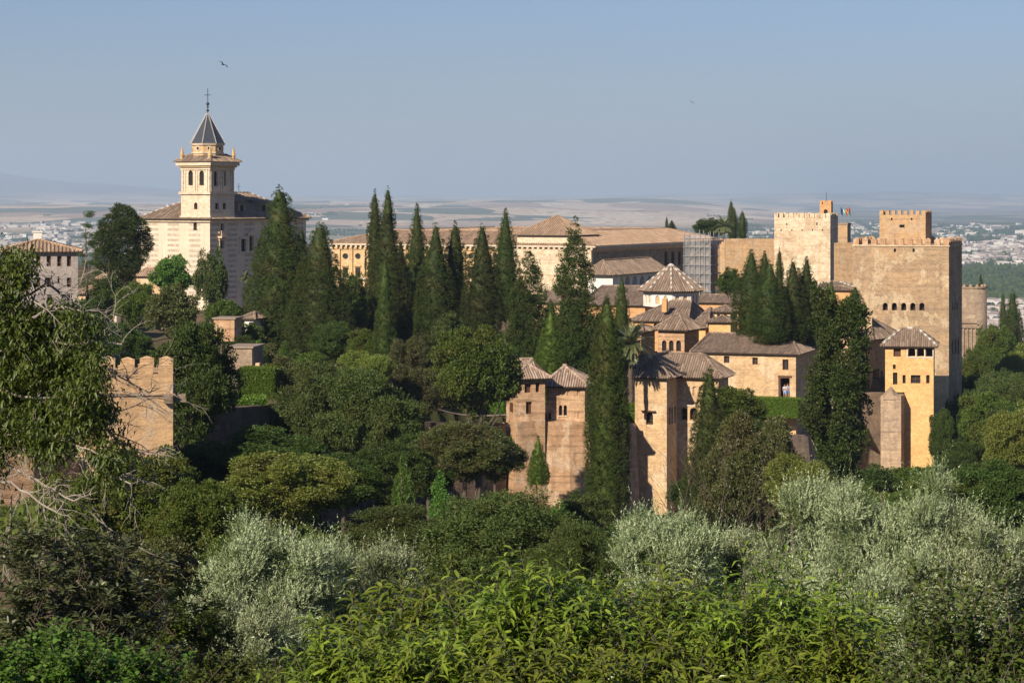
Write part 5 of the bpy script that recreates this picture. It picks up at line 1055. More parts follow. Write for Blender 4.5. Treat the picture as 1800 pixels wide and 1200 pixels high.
# individually recognisable broad trees
for a_ in [
    (('oval', 0), 212, 364, 505, 104, 300, 'tall dark evergreen left of the church'),
    (('small', 'dark'), 190, 480, 560, 70, 270, 'dark low tree between cedar and the green tree'),
    (('small', 'bright'), 306, 444, 535, 84, 300, 'fresh green feathery tree before the church wall'),
    (('small', 'grey'), 372, 430, 560, 56, 296, 'loose pale poplar like tree before the church corner'),
    (('mid', 1), 240, 492, 580, 86, 240, 'rusty green tree in front of the tall dark evergreen'),
    (('small', 'brown'), 300, 500, 600, 90, 215, 'dull green tree below the fresh green one'),
    (('small', 'mid'), 390, 520, 580, 60, 285, 'bushy tree at the foot of the church corner'),
    (('dark', 1), 338, 545, 800, 176, 146.5, 'big dark holm oak right of the crenellated tower'),
    (('grey', 0), 560, 618, 835, 168, 168, 'big rounded grey green tree, left half of the central pair'),
    (('grey', 1), 648, 630, 850, 190, 164, 'big rounded grey green tree, right half of the central pair'),
    (('yellow', 0), 640, 612, 690, 100, 200, 'yellowish crown above the big central round trees'),
    (('mid', 0), 836, 556, 742, 158, 214, 'round green tree on a pale trunk left of the brick houses'),
    (('brown', 0), 715, 590, 690, 90, 225, 'brownish round tree between slender cypress and the round green tree'),
    (('mid', 1), 640, 575, 650, 70, 240, 'leafy lime green tree at the foot of the bushy cypress'),
    (('small', 'grey'), 790, 545, 620, 60, 270, 'blue green shrub tree at the foot of the palace cypresses'),
    (('small', 'dark'), 618, 470, 575, 50, 285, 'dark shrub tree before the palace left bays'),
    (('small', 'grey'), 605, 502, 545, 34, 300, 'pale grey bush below the palace left bays'),
    (('small', 'dark'), 1284, 468, 524, 46, 330, 'round dark green tree at the foot of the scaffolding'),
    (('dark', 0), 1250, 381, 422, 60, 545, 'spreading stone pine behind the scaffolding top'),
    (('brown', 0), 820, 738, 845, 190, 150, 'wide grey brown tree under the terrace wall'),
    (('dark', 0), 870, 750, 850, 110, 170, 'dark tree left of the brick rampart foot'),
    (('yellow', 0), 508, 785, 930, 240, 108, 'large yellow green tree at lower left centre'),
    (('sap', 0), 708, 796, 900, 44, 120, 'thin bright green sapling below the central round trees'),
    (('sap', 0), 775, 828, 920, 60, 112, 'bright green sapling pair right of the thin one'),
    (('grey', 1), 700, 880, 1010, 240, 84, 'dark feathery acacia behind the left olive'),
    (('grey', 0), 890, 850, 1060, 300, 78, 'largest dark feathery acacia below the brick rampart'),
    (('grey', 1), 1000, 905, 1080, 150, 74, 'feathery acacia at the foot of the tall cypress column'),
    (('dark', 1), 470, 742, 850, 190, 135, 'dark tree above the yellow green one'),
    (('dark', 0), 600, 790, 900, 170, 125, 'shadowy dark tree behind the yellow green one'),
    (('brown', 0), 1330, 720, 960, 190, 150, 'sparse brownish tree before the stained curtain wall'),
    (('small', 'mid'), 1290, 672, 760, 110, 215, 'light shrub tree on the terrace slope right of the cone cypress'),
    (('yellow', 0), 1400, 790, 930, 120, 140, 'yellow brown shrubby tree left of the poplar trunk'),
    (('small', 'dark'), 1195, 838, 900, 44, 200, 'dark bush at the foot of the tower house corner'),
    (('dark', 0), 1660, 712, 830, 56, 282, 'dark bushy tree in the gap right of the orange tower'),
    (('dark', 1), 1690, 770, 860, 90, 262, 'round dark tree below the corner of the great tower'),
    (('mid', 1), 250, 780, 990, 240, 90, 'broad green tree under the crenellated tower'),
    (('mid', 0), 345, 830, 1000, 170, 80, 'mid green tree beside the shaded valley wall'),
    (('yellow', 0), 130, 820, 980, 170, 95, 'olive green tree under the low sunlit rampart'),
    (('brown', 0), 260, 940, 1130, 260, 62, 'dull green shrubby tree in the lower left'),
    (('mid', 1), 420, 930, 1120, 200, 66, 'shaded tree behind the left olive'),
    (('sap', 0), 455, 597, 640, 44, 225, 'bright lime bush on the garden terrace'), (('sap', 0), 500, 600, 640, 40, 228, 'second bright bush, right of the lime one'),
    (('small', 'mid'), 545, 612, 670, 70, 215, 'rusty tinged bush below the second broad cypress'),
    (('small', 'brown'), 500, 625, 700, 70, 200, 'small brownish tree right of the bright hedge'),
    (('grey', 1), 905, 690, 740, 34, 250, 'small tree in the gap left of the brick tower'), 
    (('dark', 1), 1040, 560, 660, 46, 265, 'dark tree in the gap behind the brick houses'),
    (('dark', 1), 760, 748, 880, 150, 158, 'dark tree under the terrace wall, left of the wide grey brown one'),
    (('dark', 0), 690, 770, 900, 160, 140, 'dark tree in the deep shade below the central round trees'),
    (('mid', 1), 1640, 835, 940, 150, 130, 'bushy tree at the foot of the orange tower'), (('dark', 0), 1755, 800, 950, 170, 140, 'dark green crown at the right edge above the olives'),
    (('grey', 0), 1490, 845, 940, 120, 150, 'grey green shrubby tree at the foot of the poplar'), (('yellow', 0), 1790, 700, 860, 120, 200, 'yellow green tree at the right edge halfway down'),
    (('dark', 0), 375, 770, 860, 130, 138, 'dark low tree before the shaded wall beside the crenellated tower'),
    (('small', 'mid'), 430, 560, 640, 70, 240, 'leafy shrub tree beside the white kiosk'), (('dark', 0), 590, 560, 640, 90, 250, 'dark tree at the foot of the second broad cypress'),
    (('brown', 0), 720, 640, 760, 110, 205, 'brown green crown in the shade of the slender cypress'), (('dark', 1), 900, 600, 720, 90, 240, 'dark crown behind the round green tree'),
    (('mid', 0), 1712, 604, 720, 64, 395, 'bright edged tree hiding the foot of the brown bastion'), (('mid', 1), 1750, 566, 690, 80, 430, 'leafy tree on the slope crest right of the bastion'), (('yellow', 0), 1795, 600, 740, 90, 380, 'yellowish tree on the slope crest at the right edge'),
    (('grey', 0), 1765, 640, 770, 110, 330, 'grey green crown on the upper slope at right'), (('dark', 0), 1700, 680, 800, 80, 320, 'dark crown in the shade of the great tower corner'),
    (('small', 'grey'), 1030, 860, 930, 90, 160, 'low grey green bush between the cypress column and the brick rampart foot'),
    (('small', 'mid'), 1610, 812, 880, 150, 262, 'low bush right under the foot of the orange tower'), (('small', 'dark'), 1535, 815, 880, 110, 240, 'dark bush under the stained buttress'),
    (('mid', 1), 1560, 860, 960, 180, 120, 'low green tree behind the right olive')]:
    tree(*a_, limbs=7)
tree(('poplar', 0), 1470, 500, 870, 158, 212, 'big leafy twin topped poplar right of the long wing', name='poplar_tree', rtr=.3, bark='greybark', rz=0.0, limbs=9)
tree(('light', 0), 1462, 498, 640, 32, 216, 'pointed left top shoot of the leafy poplar pair', name='poplar_tree', mat='l_mid')
tree(('cedar', 0), 155, 372, 520, 44, 285, 'thin sparse cedar with flat tiers at left', name='cedar_tree', rtr=.22)
tree(('sap', 0), 1105, 905, 975, 50, 70, 'yellow green bush beside the right foot of the cypress column')
tree(('sap', 0), 985, 880, 960, 90, 110, 'pale lime shrub between acacia and cypress column')
# hedge-like woods: individually placed trees on the slopes, far fewer seen than hidden
rg = random.Random(4)
GW = 'trees of the wooded slope right of the great tower'
wood = []
for i in range(95):
    for _ in range(40):
        Y = rg.uniform(215, 560); X = rg.uniform(kx(1655) * Y, kx(1830) * Y)
        g = tz(X, Y)
        if X > np.interp(Y, [0, 290, 335, 345, 600], [40, 60, 71, 74, 84]) and all((X - a) ** 2 + (Y - b) ** 2 > 40 for a, b in wood): break
    else: continue
    wood.append((X, Y)); h = rg.uniform(8, 13); zt = g + h; Yt = HY - zt / Y * F
    if Yt < 590: Yt = rg.uniform(590, 640); 
    r_ = rg.uniform(3.2, 5.2); key = rg.choice([('dark', 0), ('dark', 1), ('mid', 0), ('mid', 1), ('grey', 0), ('grey', 1), ('brown', 0), ('mid', 0)])
    lab = {'dark': 'dark green tree in the dense wood right of the great tower', 'mid': 'mid green tree in the dense wood right of the great tower', 'grey': 'grey green feathery tree in the dense wood right of the great tower', 'brown': 'brownish green tree in the dense wood right of the great tower', 'yellow': 'yellow'}[key[0]]
    tree(key, CX + X / Y * F, Yt, HY - (g + 1.2) / Y * F, 2 * r_ / Y * F, Y, lab, group=GW + ', ' + key[0], limbs=3)
GV = 'trees of the valley below the ramparts'
for i in range(75):
    for _ in range(40):
        Y = rg.uniform(88, 218); pxx = rg.uniform(-60, 1860); X = kx(pxx) * Y; g = tz(X, Y)
        if Y < np.interp(X, *EDGE) - 8 and all((X - a) ** 2 + (Y - b) ** 2 > 30 for a, b in wood) and not (130 < pxx < 330 and Y < 126 and Y > 85) and not (330 < pxx < 480 and 105 < Y < 160): break
    else: continue
    wood.append((X, Y)); r_ = rg.uniform(3, 4.6); h = rg.uniform(5.5, 8.5)
    lim = 880 if pxx < 1600 else 800
    if 380 < pxx < 640: lim = 900
    Yt = max(HY - (g + h) / Y * F, lim + rg.uniform(0, 40)); yb = HY - (g + .8) / Y * F
    if yb - Yt < 30: continue
    key = rg.choice([('dark', 0), ('mid', 1), ('grey', 0), ('grey', 1), ('mid', 0), ('yellow', 0)])
    if 560 < pxx < 1120: key = rg.choice([('dark', 0), ('grey', 0), ('grey', 1)])
    side = 'left part' if pxx < 600 else ('middle' if pxx < 1200 else 'right part')
    lab = {'dark': 'dark green', 'mid': 'mid green', 'grey': 'grey green feathery', 'yellow': 'yellow green'}[key[0]] + ' low tree filling the valley, %s of the view' % side
    tree(key, pxx, Yt, yb, 2 * r_ / Y * F, Y, lab, group='%s, %s, %s' % (GV, key[0], side), limbs=3)
GT = 'shrubs on the garden terraces'
for i in range(60):
    pxx = rg.uniform(380, 1120); Y = rg.uniform(235, 330); X = kx(pxx) * Y; g = tz(X, Y)
    if Y < np.interp(X, *EDGE) + 4 or (pxx > 870 and Y < 262): continue
    r_ = rg.uniform(1.6, 3.0); h = rg.uniform(2.0, 4.2); key = rg.choice([('dark', 0), ('mid', 1), ('brown', 0), ('grey', 0)])
    tree(('small', key[0]), pxx, HY - (g + h) / Y * F, HY - (g - .1) / Y * F, 2 * r_ / Y * F, Y, {'dark': 'dark green', 'mid': 'mid green', 'brown': 'brownish', 'grey': 'grey green'}[key[0]] + ' garden shrub in the shade of the palace cypresses', name='shrub', cat='shrub', group=GT + ', ' + key[0], limbs=2)
for a_ in [(150, 520, 600, 90, 235), (60, 545, 640, 120, 190), (210, 560, 650, 110, 195), (120, 600, 700, 130, 160), (430, 585, 640, 60, 230), (20, 620, 760, 130, 150)]:
    tree(('dark', 1) if a_[0] % 20 else ('mid', 0), a_[0], a_[1], a_[2], a_[3], a_[4], 'tree behind the walnut branches, crown top %s' % ['at the pink house wall', 'left of the crenellated tower', 'over the crenellated tower', 'lowest left', 'near the white kiosk', 'at the left picture edge'][[150, 60, 210, 120, 430, 20].index(a_[0])])

# undergrowth: low leafy cover over the slopes
def cover(name, n, ylo, yhi, pxr, ll, lw, mat, seed, cond=None, hgt=.9, per=26, cr=.8):
    r = np.random.default_rng(seed); Y = np.sqrt(r.uniform(ylo ** 2, yhi ** 2, n)); X = (r.uniform(*pxr, n) - CX) / F * Y
    if cond is not None: k = cond(X, Y); X, Y = X[k], Y[k]
    Z = terr(X, Y); c = np.stack([X, Y, Z + r.uniform(.1, hgt, len(X))], 1); P = np.repeat(c, per, 0) + r.normal(size=(len(c) * per, 3)) * np.array([cr, cr, cr * .5])
    D = nrm(r.normal(size=P.shape) * .6 + np.array([0, 0, .6])); Nn = nrm(r.normal(size=P.shape) * .6 + np.array([0, 0, 1]))
    V, Fc = leafquads(P, D, Nn, r.uniform(.7, 1.3, len(P)) * ll, r.uniform(.7, 1.2, len(P)) * lw)
    return tag(link(bpy.data.objects.new(name, npmesh(name, V, Fc, mat))), 'low tangled green undergrowth covering the slope', 'undergrowth', kind='stuff')
outside = lambda X, Y: Y < np.interp(X, *EDGE) - 1.5
cover('undergrowth', 3600, 50, 240, (-80, 1880), .3, .17, 'l_mid', 1, outside)
cover('undergrowth', 2400, 215, 560, (1650, 1860), .4, .25, 'l_dark', 2, lambda X, Y: X > np.interp(Y, [0, 290, 335, 345, 600], [40, 58, 69, 71, 80]))
cover('undergrowth', 1500, 238, 345, (380, 1120), .28, .16, 'l_dark', 3, lambda X, Y: (Y > np.interp(X, *EDGE) + 5), .5, cr=.6)
cover('undergrowth', 1800, 18, 58, (-100, 1900), .12, .05, 'l_mid', 4, None, .5, 30, .35)
cover('undergrowth', 900, 400, 640, (-60, 1250), .4, .25, 'l_dark', 6, None, .8)

# clipped hedges
def hedge(label, pl, pc, Y, a, y0, y1, D, mat='l_hedge'):
    b = Bld.px('hedge', label, 'hedge', pl, pc, pc + 1, Y, a, D=D, zb=-40); z0, z1 = b.zf(y1), b.zf(y0); core = b.block(z0, z1 - .08, 'lawn', rect=(.08, .08, b.W - .08, b.D - .08), name='core')
    r = np.random.default_rng(int(pl)); A = b.W * b.D + 2 * (b.W + b.D) * (z1 - z0); n = int(min(26000, A * 260)); x = r.uniform(0, b.W, n); y = r.uniform(0, b.D, n); z = r.uniform(z0, z1, n); f = r.random(n); side = r.integers(0, 5, n)
    p_top = b.W * b.D / A; t = f < p_top * 1.3; z[t] = z1; rest = ~t; s1 = rest & (side <= 2); y[s1] = 0; s2 = rest & (side == 3); x[s2] = b.W; s3 = rest & (side == 4); x[s3] = 0
    P = np.stack([x, y, z], 1) + r.normal(size=(n, 3)) * .05; D_ = rdir(r, n); D_[:, 2] = abs(D_[:, 2]); V, Fc = leafquads(P, nrm(D_ + np.array([0, -.3, .2])), rdir(r, n), r.uniform(.1, .2, n), r.uniform(.06, .1, n))
    link(bpy.data.objects.new('leaves', npmesh('hedge_leaves', V, Fc, mat)), b.root)
hedge('tall bright clipped hedge block on the left garden terrace', 420, 481, 196, 6, 649, 700, 2.2)
hedge('low clipped hedge strip along the left garden path', 404, 470, 171, -22, 702, 716, .8); hedge('second low hedge strip behind the first one', 408, 468, 176, -22, 697, 708, .8)
hedge('clipped hedge bank under the long wing and its doorway', 1290, 1402, 272, 19, 703, 735, 2.5)
hedge('clipped hedge strip glimpsed left of the brick tower', 862, 886, 246, 5, 712, 728, 1.5); hedge('clipped hedge between cypress column and tower house', 1040, 1117, 252, 4, 711, 722, 1.5); hedge('lower hedge strip in front of the one by the tower house', 1040, 1117, 249.5, 4, 728, 740, 1.2)
hedge('dark clipped dome hedge at the foot of the second broad cypress', 612, 640, 268, 5, 548, 575, 2.5, 'l_mid')
hedge('sunlit hedge top between the big round trees', 688, 716, 226, 4, 682, 692, 2.0)

# ---------------------------------------------------------------- palms
def palm(px_, ycrown, Y, rad_, htrunk, label, rt=.24, seed=0, nf=46):
    p_ = at(px_, ycrown, Y); r = random.Random(seed); g = p_.z - htrunk if htrunk else tz(p_.x, p_.y); root = thing('palm_tree', label, 'palm', (p_.x, p_.y, g)); hh = p_.z - g
    mb = MB(); pts = [(.05 * math.sin(i), 0, hh * i / 10) for i in range(11)]; mb.tube(pts, [rt * (1.1 if i % 2 else .95) for i in range(11)], 9); mb.build('trunk', 'bark', root)
    MB().cone((0, 0), rt * 1.1, rt * 2.0, hh - .9, hh - .1, 9).build('crown_base', 'ochre', root)
    Ps, Ds, Ns, Ls, Ws = [], [], [], [], []; st = MB()
    for i in range(nf):
        a = i * 2.4; el = R(r.uniform(-25, 80)); d = Vector((math.cos(a) * math.cos(el), math.sin(a) * math.cos(el), math.sin(el))); L = rad_ * r.uniform(.85, 1.1); pts = []; p = Vector((0, 0, hh))
        for k in range(12): pts.append(p.copy()); d = (d + Vector((0, 0, -.11))).normalized(); p = p + d * L / 12
        st.tube(pts, [.035 - .0025 * k for k in range(12)], 4)
        for k in range(1, 12):
            for m_ in range(4):
                b0 = pts[k - 1].lerp(pts[k], m_ / 4); t = (pts[k] - pts[k - 1]).normalized(); s_ = t.cross(Vector((0, 0, 1))); s_ = s_.normalized() if s_.length > .01 else Vector((1, 0, 0)); u_ = s_.cross(t)
                for sg in (-1, 1):
                    dd = (t * .75 + s_ * sg * .8 + u_ * .25 + Vector((0, 0, -.12))).normalized(); Ps.append(b0); Ds.append(dd); Ns.append(u_ + Vector((r.uniform(-.3, .3),) * 3)); Ls.append(rad_ * .2 * (1 - .5 * abs(k / 12 - .4))); Ws.append(.05)
    fr = st.build('frond_stem', 'l_palm', root); V, Fc = leafquads(np.array(Ps), np.array(Ds), nrm(np.array(Ns)), np.array(Ls), np.array(Ws) * 1.4); link(bpy.data.objects.new('frond', npmesh('fronds', V, Fc, 'l_palm')), root)
palm(1109, 606, 246, 3.0, 6.3, 'date palm standing before the tower house', seed=3, nf=60)
palm(432, 487, 330, 1.3, 3.6, 'small fan palm before the church wall', rt=.16, seed=5, nf=34)
palm(1272, 398, 540, 3.2, 5, 'distant palm right of the stone pine above the scaffold', seed=7, nf=40)

# ---------------------------------------------------------------- olives
def olive_mesh(seed, H, Rm, nshoot, K, spire):
    r = np.random.default_rng(seed); L = np.asarray([(x * Rm, y * Rm, z * H, a * Rm, a * Rm, a * H * .55) for x, y, z, a in spire]); area = (L[:, 3:].prod(1)) ** (2 / 3); idx = r.choice(len(L), nshoot, p=area / area.sum()); d = rdir(r, nshoot); d[:, 2] = np.where(r.random(nshoot) < .7, abs(d[:, 2]), d[:, 2])
    base = L[idx, :3] + d * L[idx, 3:] * r.uniform(.62, .98, nshoot)[:, None]; sd = nrm(d * .55 + np.array([0, 0, .85]) * np.where(d[:, 2:3] > -.1, 1, .15) + r.normal(size=(nshoot, 3)) * .33); sl = r.uniform(.2, .42, nshoot) * np.where((r.random(nshoot) < .16) & (d[:, 2] > .1), 1.9, 1.0)
    t = np.tile(np.linspace(.05, 1, K), nshoot); B = np.repeat(base, K, 0); S = np.repeat(sd, K, 0); P = B + S * (t * np.repeat(sl, K))[:, None] + np.array([0, 0, -1]) * 0
    side = rdir(r, len(P)); side = nrm(side - (side * S).sum(1, keepdims=True) * S); D = nrm(S * .8 + side * .62); Nn = nrm(np.cross(D, S) * .2 + side * -.5 + S * .8 + r.normal(size=P.shape) * .3)
    V, Fc = leafquads(P, D, Nn, r.uniform(.055, .08, len(P)) * (1.15 - .35 * t), r.uniform(.012, .017, len(P)) * 1.15); return npmesh('olive_foliage', V, Fc, 'l_olive')
def olive(px_, ytop, ybase, wpx, Y, label, seed, nshoot=5200, spire=None, tr=.1, px_tr=None, shoots=True):
    nshoot = int(nshoot * .66)
    Xc = kx(px_) * Y; g = tz(Xc, Y); zt = zat(ytop, Y); zb = max(zat(ybase, Y), g + .2); root = thing('olive_tree', label, 'olive tree', (Xc, Y, g), 0, 'olive trees in the foreground'); H = zt - zb; Rm = wpx / F * Y / 2
    r = np.random.default_rng(seed)
    if spire is None:
        spire = [(0, 0, .45, .5)]
        for i in range(38): a = r.random() * 6.28; q = r.uniform(.25, .72); z = r.uniform(.1, .98) * (1 - .3 * q); spire.append((q * 1.2 * math.cos(a), q * 1.2 * math.sin(a), z, r.uniform(.11, .26)))
    me = olive_mesh(seed, H, Rm, nshoot, 17, spire); o = bpy.data.objects.new('crown', me); link(o, root); o.location = (0, 0, zb - g)
    tx = (kx(px_tr) * Y - Xc) if px_tr else 0; rnd = random.Random(seed); mb = MB(); top = Vector((0, 0, zb - g + H * .45)); b0 = Vector((tx, 0, -.3)); m_ = Vector((tx * .8, 0, (zb - g) * .6 + .2))
    mb.tube([b0, m_, Vector((tx * .5, 0, zb - g + H * .12)), top], [tr * 1.4, tr, tr * .8, tr * .3], 9)
    for k in range(9): a = k * .7 + rnd.random(); s_ = Rm * .7; q = Vector((tx * .6, 0, zb - g + H * .1)); e = Vector((s_ * math.cos(a), s_ * math.sin(a), zb - g + H * rnd.uniform(.35, .8))); mb.tube([q, q.lerp(e, .5) + Vector((0, 0, .15)), e], [tr * .5, tr * .3, tr * .1], 6)
    mb.build('trunk', 'bark', root)
olive(487, 905, 1200, 270, 42, 'silvery olive at lower left, its top shoots pale', 1, 9000)
olive(655, 975, 1180, 200, 43.5, 'lower silvery olive right of the left one, behind peach shoots', 2, 5200)
olive(1170, 890, 1080, 190, 46, 'silvery olive below the tall tower house', 3, 5600)
olive(1325, 945, 1080, 130, 47, 'low olive between the two taller ones at right', 4, 4600)
olive(1560, 808, 1150, 360, 43, 'largest silvery olive with dark trunk at right', 5, 14000, tr=.13, px_tr=1555)
olive(1450, 985, 1110, 100, 44.5, 'olive clump at the left flank of the largest olive', 6, 4000)
olive(1700, 915, 1150, 150, 42, 'olive clump at the right flank of the largest olive', 7, 5200)
olive(1800, 915, 1120, 150, 45, 'olive cut by the right picture edge', 8, 3600)
olive(1640, 1090, 1210, 180, 38, 'shaded low olive regrowth around the dark trunk', 9, 5200)
olive(420, 1060, 1230, 190, 39, 'shaded olive regrowth at the foot of the left olive', 10, 4200)

# ---------------------------------------------------------------- peach trees right in front
def peach(px_, ytop, ybot, wpx, Y, label, seed, nsh, mat='l_peach', ll=.215, lw=.035, K=20, up=.9, name='peach_tree', cat='fruit tree', tops=(), dr=1.0, sl=(.35, .75)):
    r = np.random.default_rng(seed); Xc = kx(px_) * Y; g = tz(Xc, Y); zt = zat(ytop, Y); zb = zat(ybot, Y); root = thing(name, label, cat, (Xc, Y, g), 0); Rm = wpx / F * Y / 2
    base = []; dirs = []; ln = []
    ncl = max(5, int(nsh / 13)); cl = []
    for i in range(ncl):
        a = r.random() * 6.283; q = math.sqrt(r.random()); cl.append((q * Rm * math.cos(a), q * Rm * .8 * math.sin(a), (zt - g) - (zt - zb) * (.03 + .30 * q * q + .42 * r.random() - .10)))
    for i in range(int(nsh * 1.25)):
        cx_, cy_, top = cl[i % ncl]; hd = r.random() ** 1.3 * 1.15; a = r.random() * 6.283; q = min(.27, Rm * .3) * (.25 + .75 * min(1, hd * 2)) * r.random() ** .5; x = cx_ + q * math.cos(a); y = cy_ + q * math.sin(a)
        z = top - hd * (top - (zb - g) + .2); l_ = r.uniform(*sl) * (.75 if hd > .1 else 1.1); dv = np.array([math.cos(a) * .55 + r.normal() * .2, math.sin(a) * .55 + r.normal() * .2, up]); dv /= np.linalg.norm(dv)
        base.append((x, y, z - l_ * dv[2])); dirs.append(dv); ln.append(l_)
    for tx, ty, tl in tops:
        x = kx(tx) * Y - Xc; y = r.uniform(-.4, .3); dv = np.array([r.normal() * .1, r.normal() * .1, 1.0]); dv /= np.linalg.norm(dv); z = zat(ty, Y) - g; base.append((x - dv[0] * tl, y - dv[1] * tl, z - dv[2] * tl)); dirs.append(dv); ln.append(tl)
    base = np.array(base); dirs = np.array(dirs); ln = np.array(ln); n = len(base); t = np.tile(np.linspace(.12, 1, K), n); B = np.repeat(base, K, 0); S = np.repeat(dirs, K, 0)
    P = B + S * (t * np.repeat(ln, K))[:, None] + r.normal(size=B.shape) * .006; az = np.tile(np.arange(K) * 2.4, n) + np.repeat(r.random(n) * 6.28, K); side = np.stack([np.cos(az), np.sin(az), 0 * az], 1)
    D = nrm(side + S * (.35 + .5 * t[:, None]) + r.normal(size=P.shape) * .12); Nn = nrm(np.array([0, 0, 1.0]) + r.normal(size=P.shape) * .25 - .2 * side)
    size = r.uniform(.7, 1.15, len(P)) * (1.05 - .45 * t ** 3); V, Fc = curled(P, D, Nn, ll * size, lw * size, r.uniform(.35, 1.0, len(P)) * dr)
    link(bpy.data.objects.new('leaves', npmesh('peach_leaves', V, Fc, mat)), root); mb = MB()
    for b_, d_, l_ in zip(base, dirs, ln): p0 = Vector(b_); d_ = Vector(d_); mb.tube([p0 - d_ * .25, p0 + d_ * l_ * .5, p0 + d_ * l_], [.004, .003, .0015], 4)
    for k in range(12): a = k * .55; e = Vector((Rm * .6 * math.cos(a), Rm * .5 * math.sin(a), (zb - g) + (zt - zb) * .35)); mb.tube([(0, 0, max(.2, (zb - g) * .5)), (e.x * .5, e.y * .5, e.z * .7), e], [.014, .010, .005], 5)
    mb.build('shoots', 'bark', root); trunk(root, 0, 0, 0, max(.4, (zb - g) * .35), .04, seed, 'bark', 0)
peach(755, 962, 1190, 300, 17.5, 'peach tree left of the front row with long drooping leaves', 1, 190, tops=[(738, 985, .5), (790, 975, .45), (700, 1010, .35), (660, 1035, .3)])
peach(960, 958, 1190, 330, 16.5, 'peach tree in the middle of the front row, tallest shoots', 2, 300, tops=[(900, 968, .5), (960, 963, .5), (1005, 975, .45), (1045, 1000, .4), (880, 990, .4), (930, 985, .4)])
peach(1190, 972, 1190, 300, 17.2, 'peach tree between the middle one and the shoots before the olive', 3, 230, tops=[(1165, 985, .5), (1215, 990, .45), (1130, 1015, .4)])
peach(1370, 965, 1190, 300, 16.3, 'rightmost peach tree of the front row, before the large olive', 4, 270, tops=[(1298, 940, .6), (1380, 965, .5), (1340, 985, .4), (1420, 985, .45), (1450, 1010, .35), (1265, 990, .4)])
peach(640, 1065, 1230, 260, 16.2, 'low peach shoots at the left end of the front row', 5, 150)
peach(1480, 1055, 1240, 200, 15.6, 'low peach shoots at the right end of the front row', 6, 120)
peach(1090, 1090, 1260, 620, 15.0, 'low peach regrowth along the bottom edge', 7, 190)
# dark plum at the right edge, lime shrub bottom left, loquat lower left
peach(1745, 985, 1230, 230, 12.5, 'dark leaved plum with tall shoots at the right edge', 8, 230, 'l_walnut', .075, .034, 22, tops=[(1762, 930, .5), (1790, 960, .5), (1655, 985, .4), (1620, 1000, .35), (1700, 1010, .4)], name='plum_tree', dr=.5)
peach(1700, 1110, 1260, 300, 12.0, 'low dark plum shoots in the bottom right corner', 9, 220, 'l_walnut', .07, .034, 20, name='plum_tree', dr=.5)
peach(130, 900, 1190, 340, 24, 'dark loquat with stiff leaf rosettes at lower left', 10, 520, 'l_loquat', .15, .042, 14, .6, 'loquat_tree', dr=.3, sl=(.08, .2))
peach(330, 1010, 1180, 200, 27, 'smaller loquat like bush beside the dark loquat', 11, 200, 'l_mid', .10, .04, 16, .6, 'loquat_tree', dr=.4, sl=(.15, .3))
peach(60, 1065, 1240, 250, 13, 'vivid green leafy shrub in the bottom left corner', 12, 330, 'l_bright', .055, .04, 18, .8, 'shrub', 'shrub', dr=.4, sl=(.12, .3))
peach(230, 1095, 1240, 200, 15, 'second vivid shrub, just right of the corner one', 13, 220, 'l_bright', .055, .04, 18, .8, 'shrub', 'shrub', dr=.4, sl=(.12, .3))
peach(390, 1130, 1260, 240, 18, 'dark small leaved bush at the bottom, right of the vivid shrubs', 14, 200, 'l_mid', .06, .03, 20, .8, 'shrub', 'shrub', dr=.4, sl=(.15, .35))

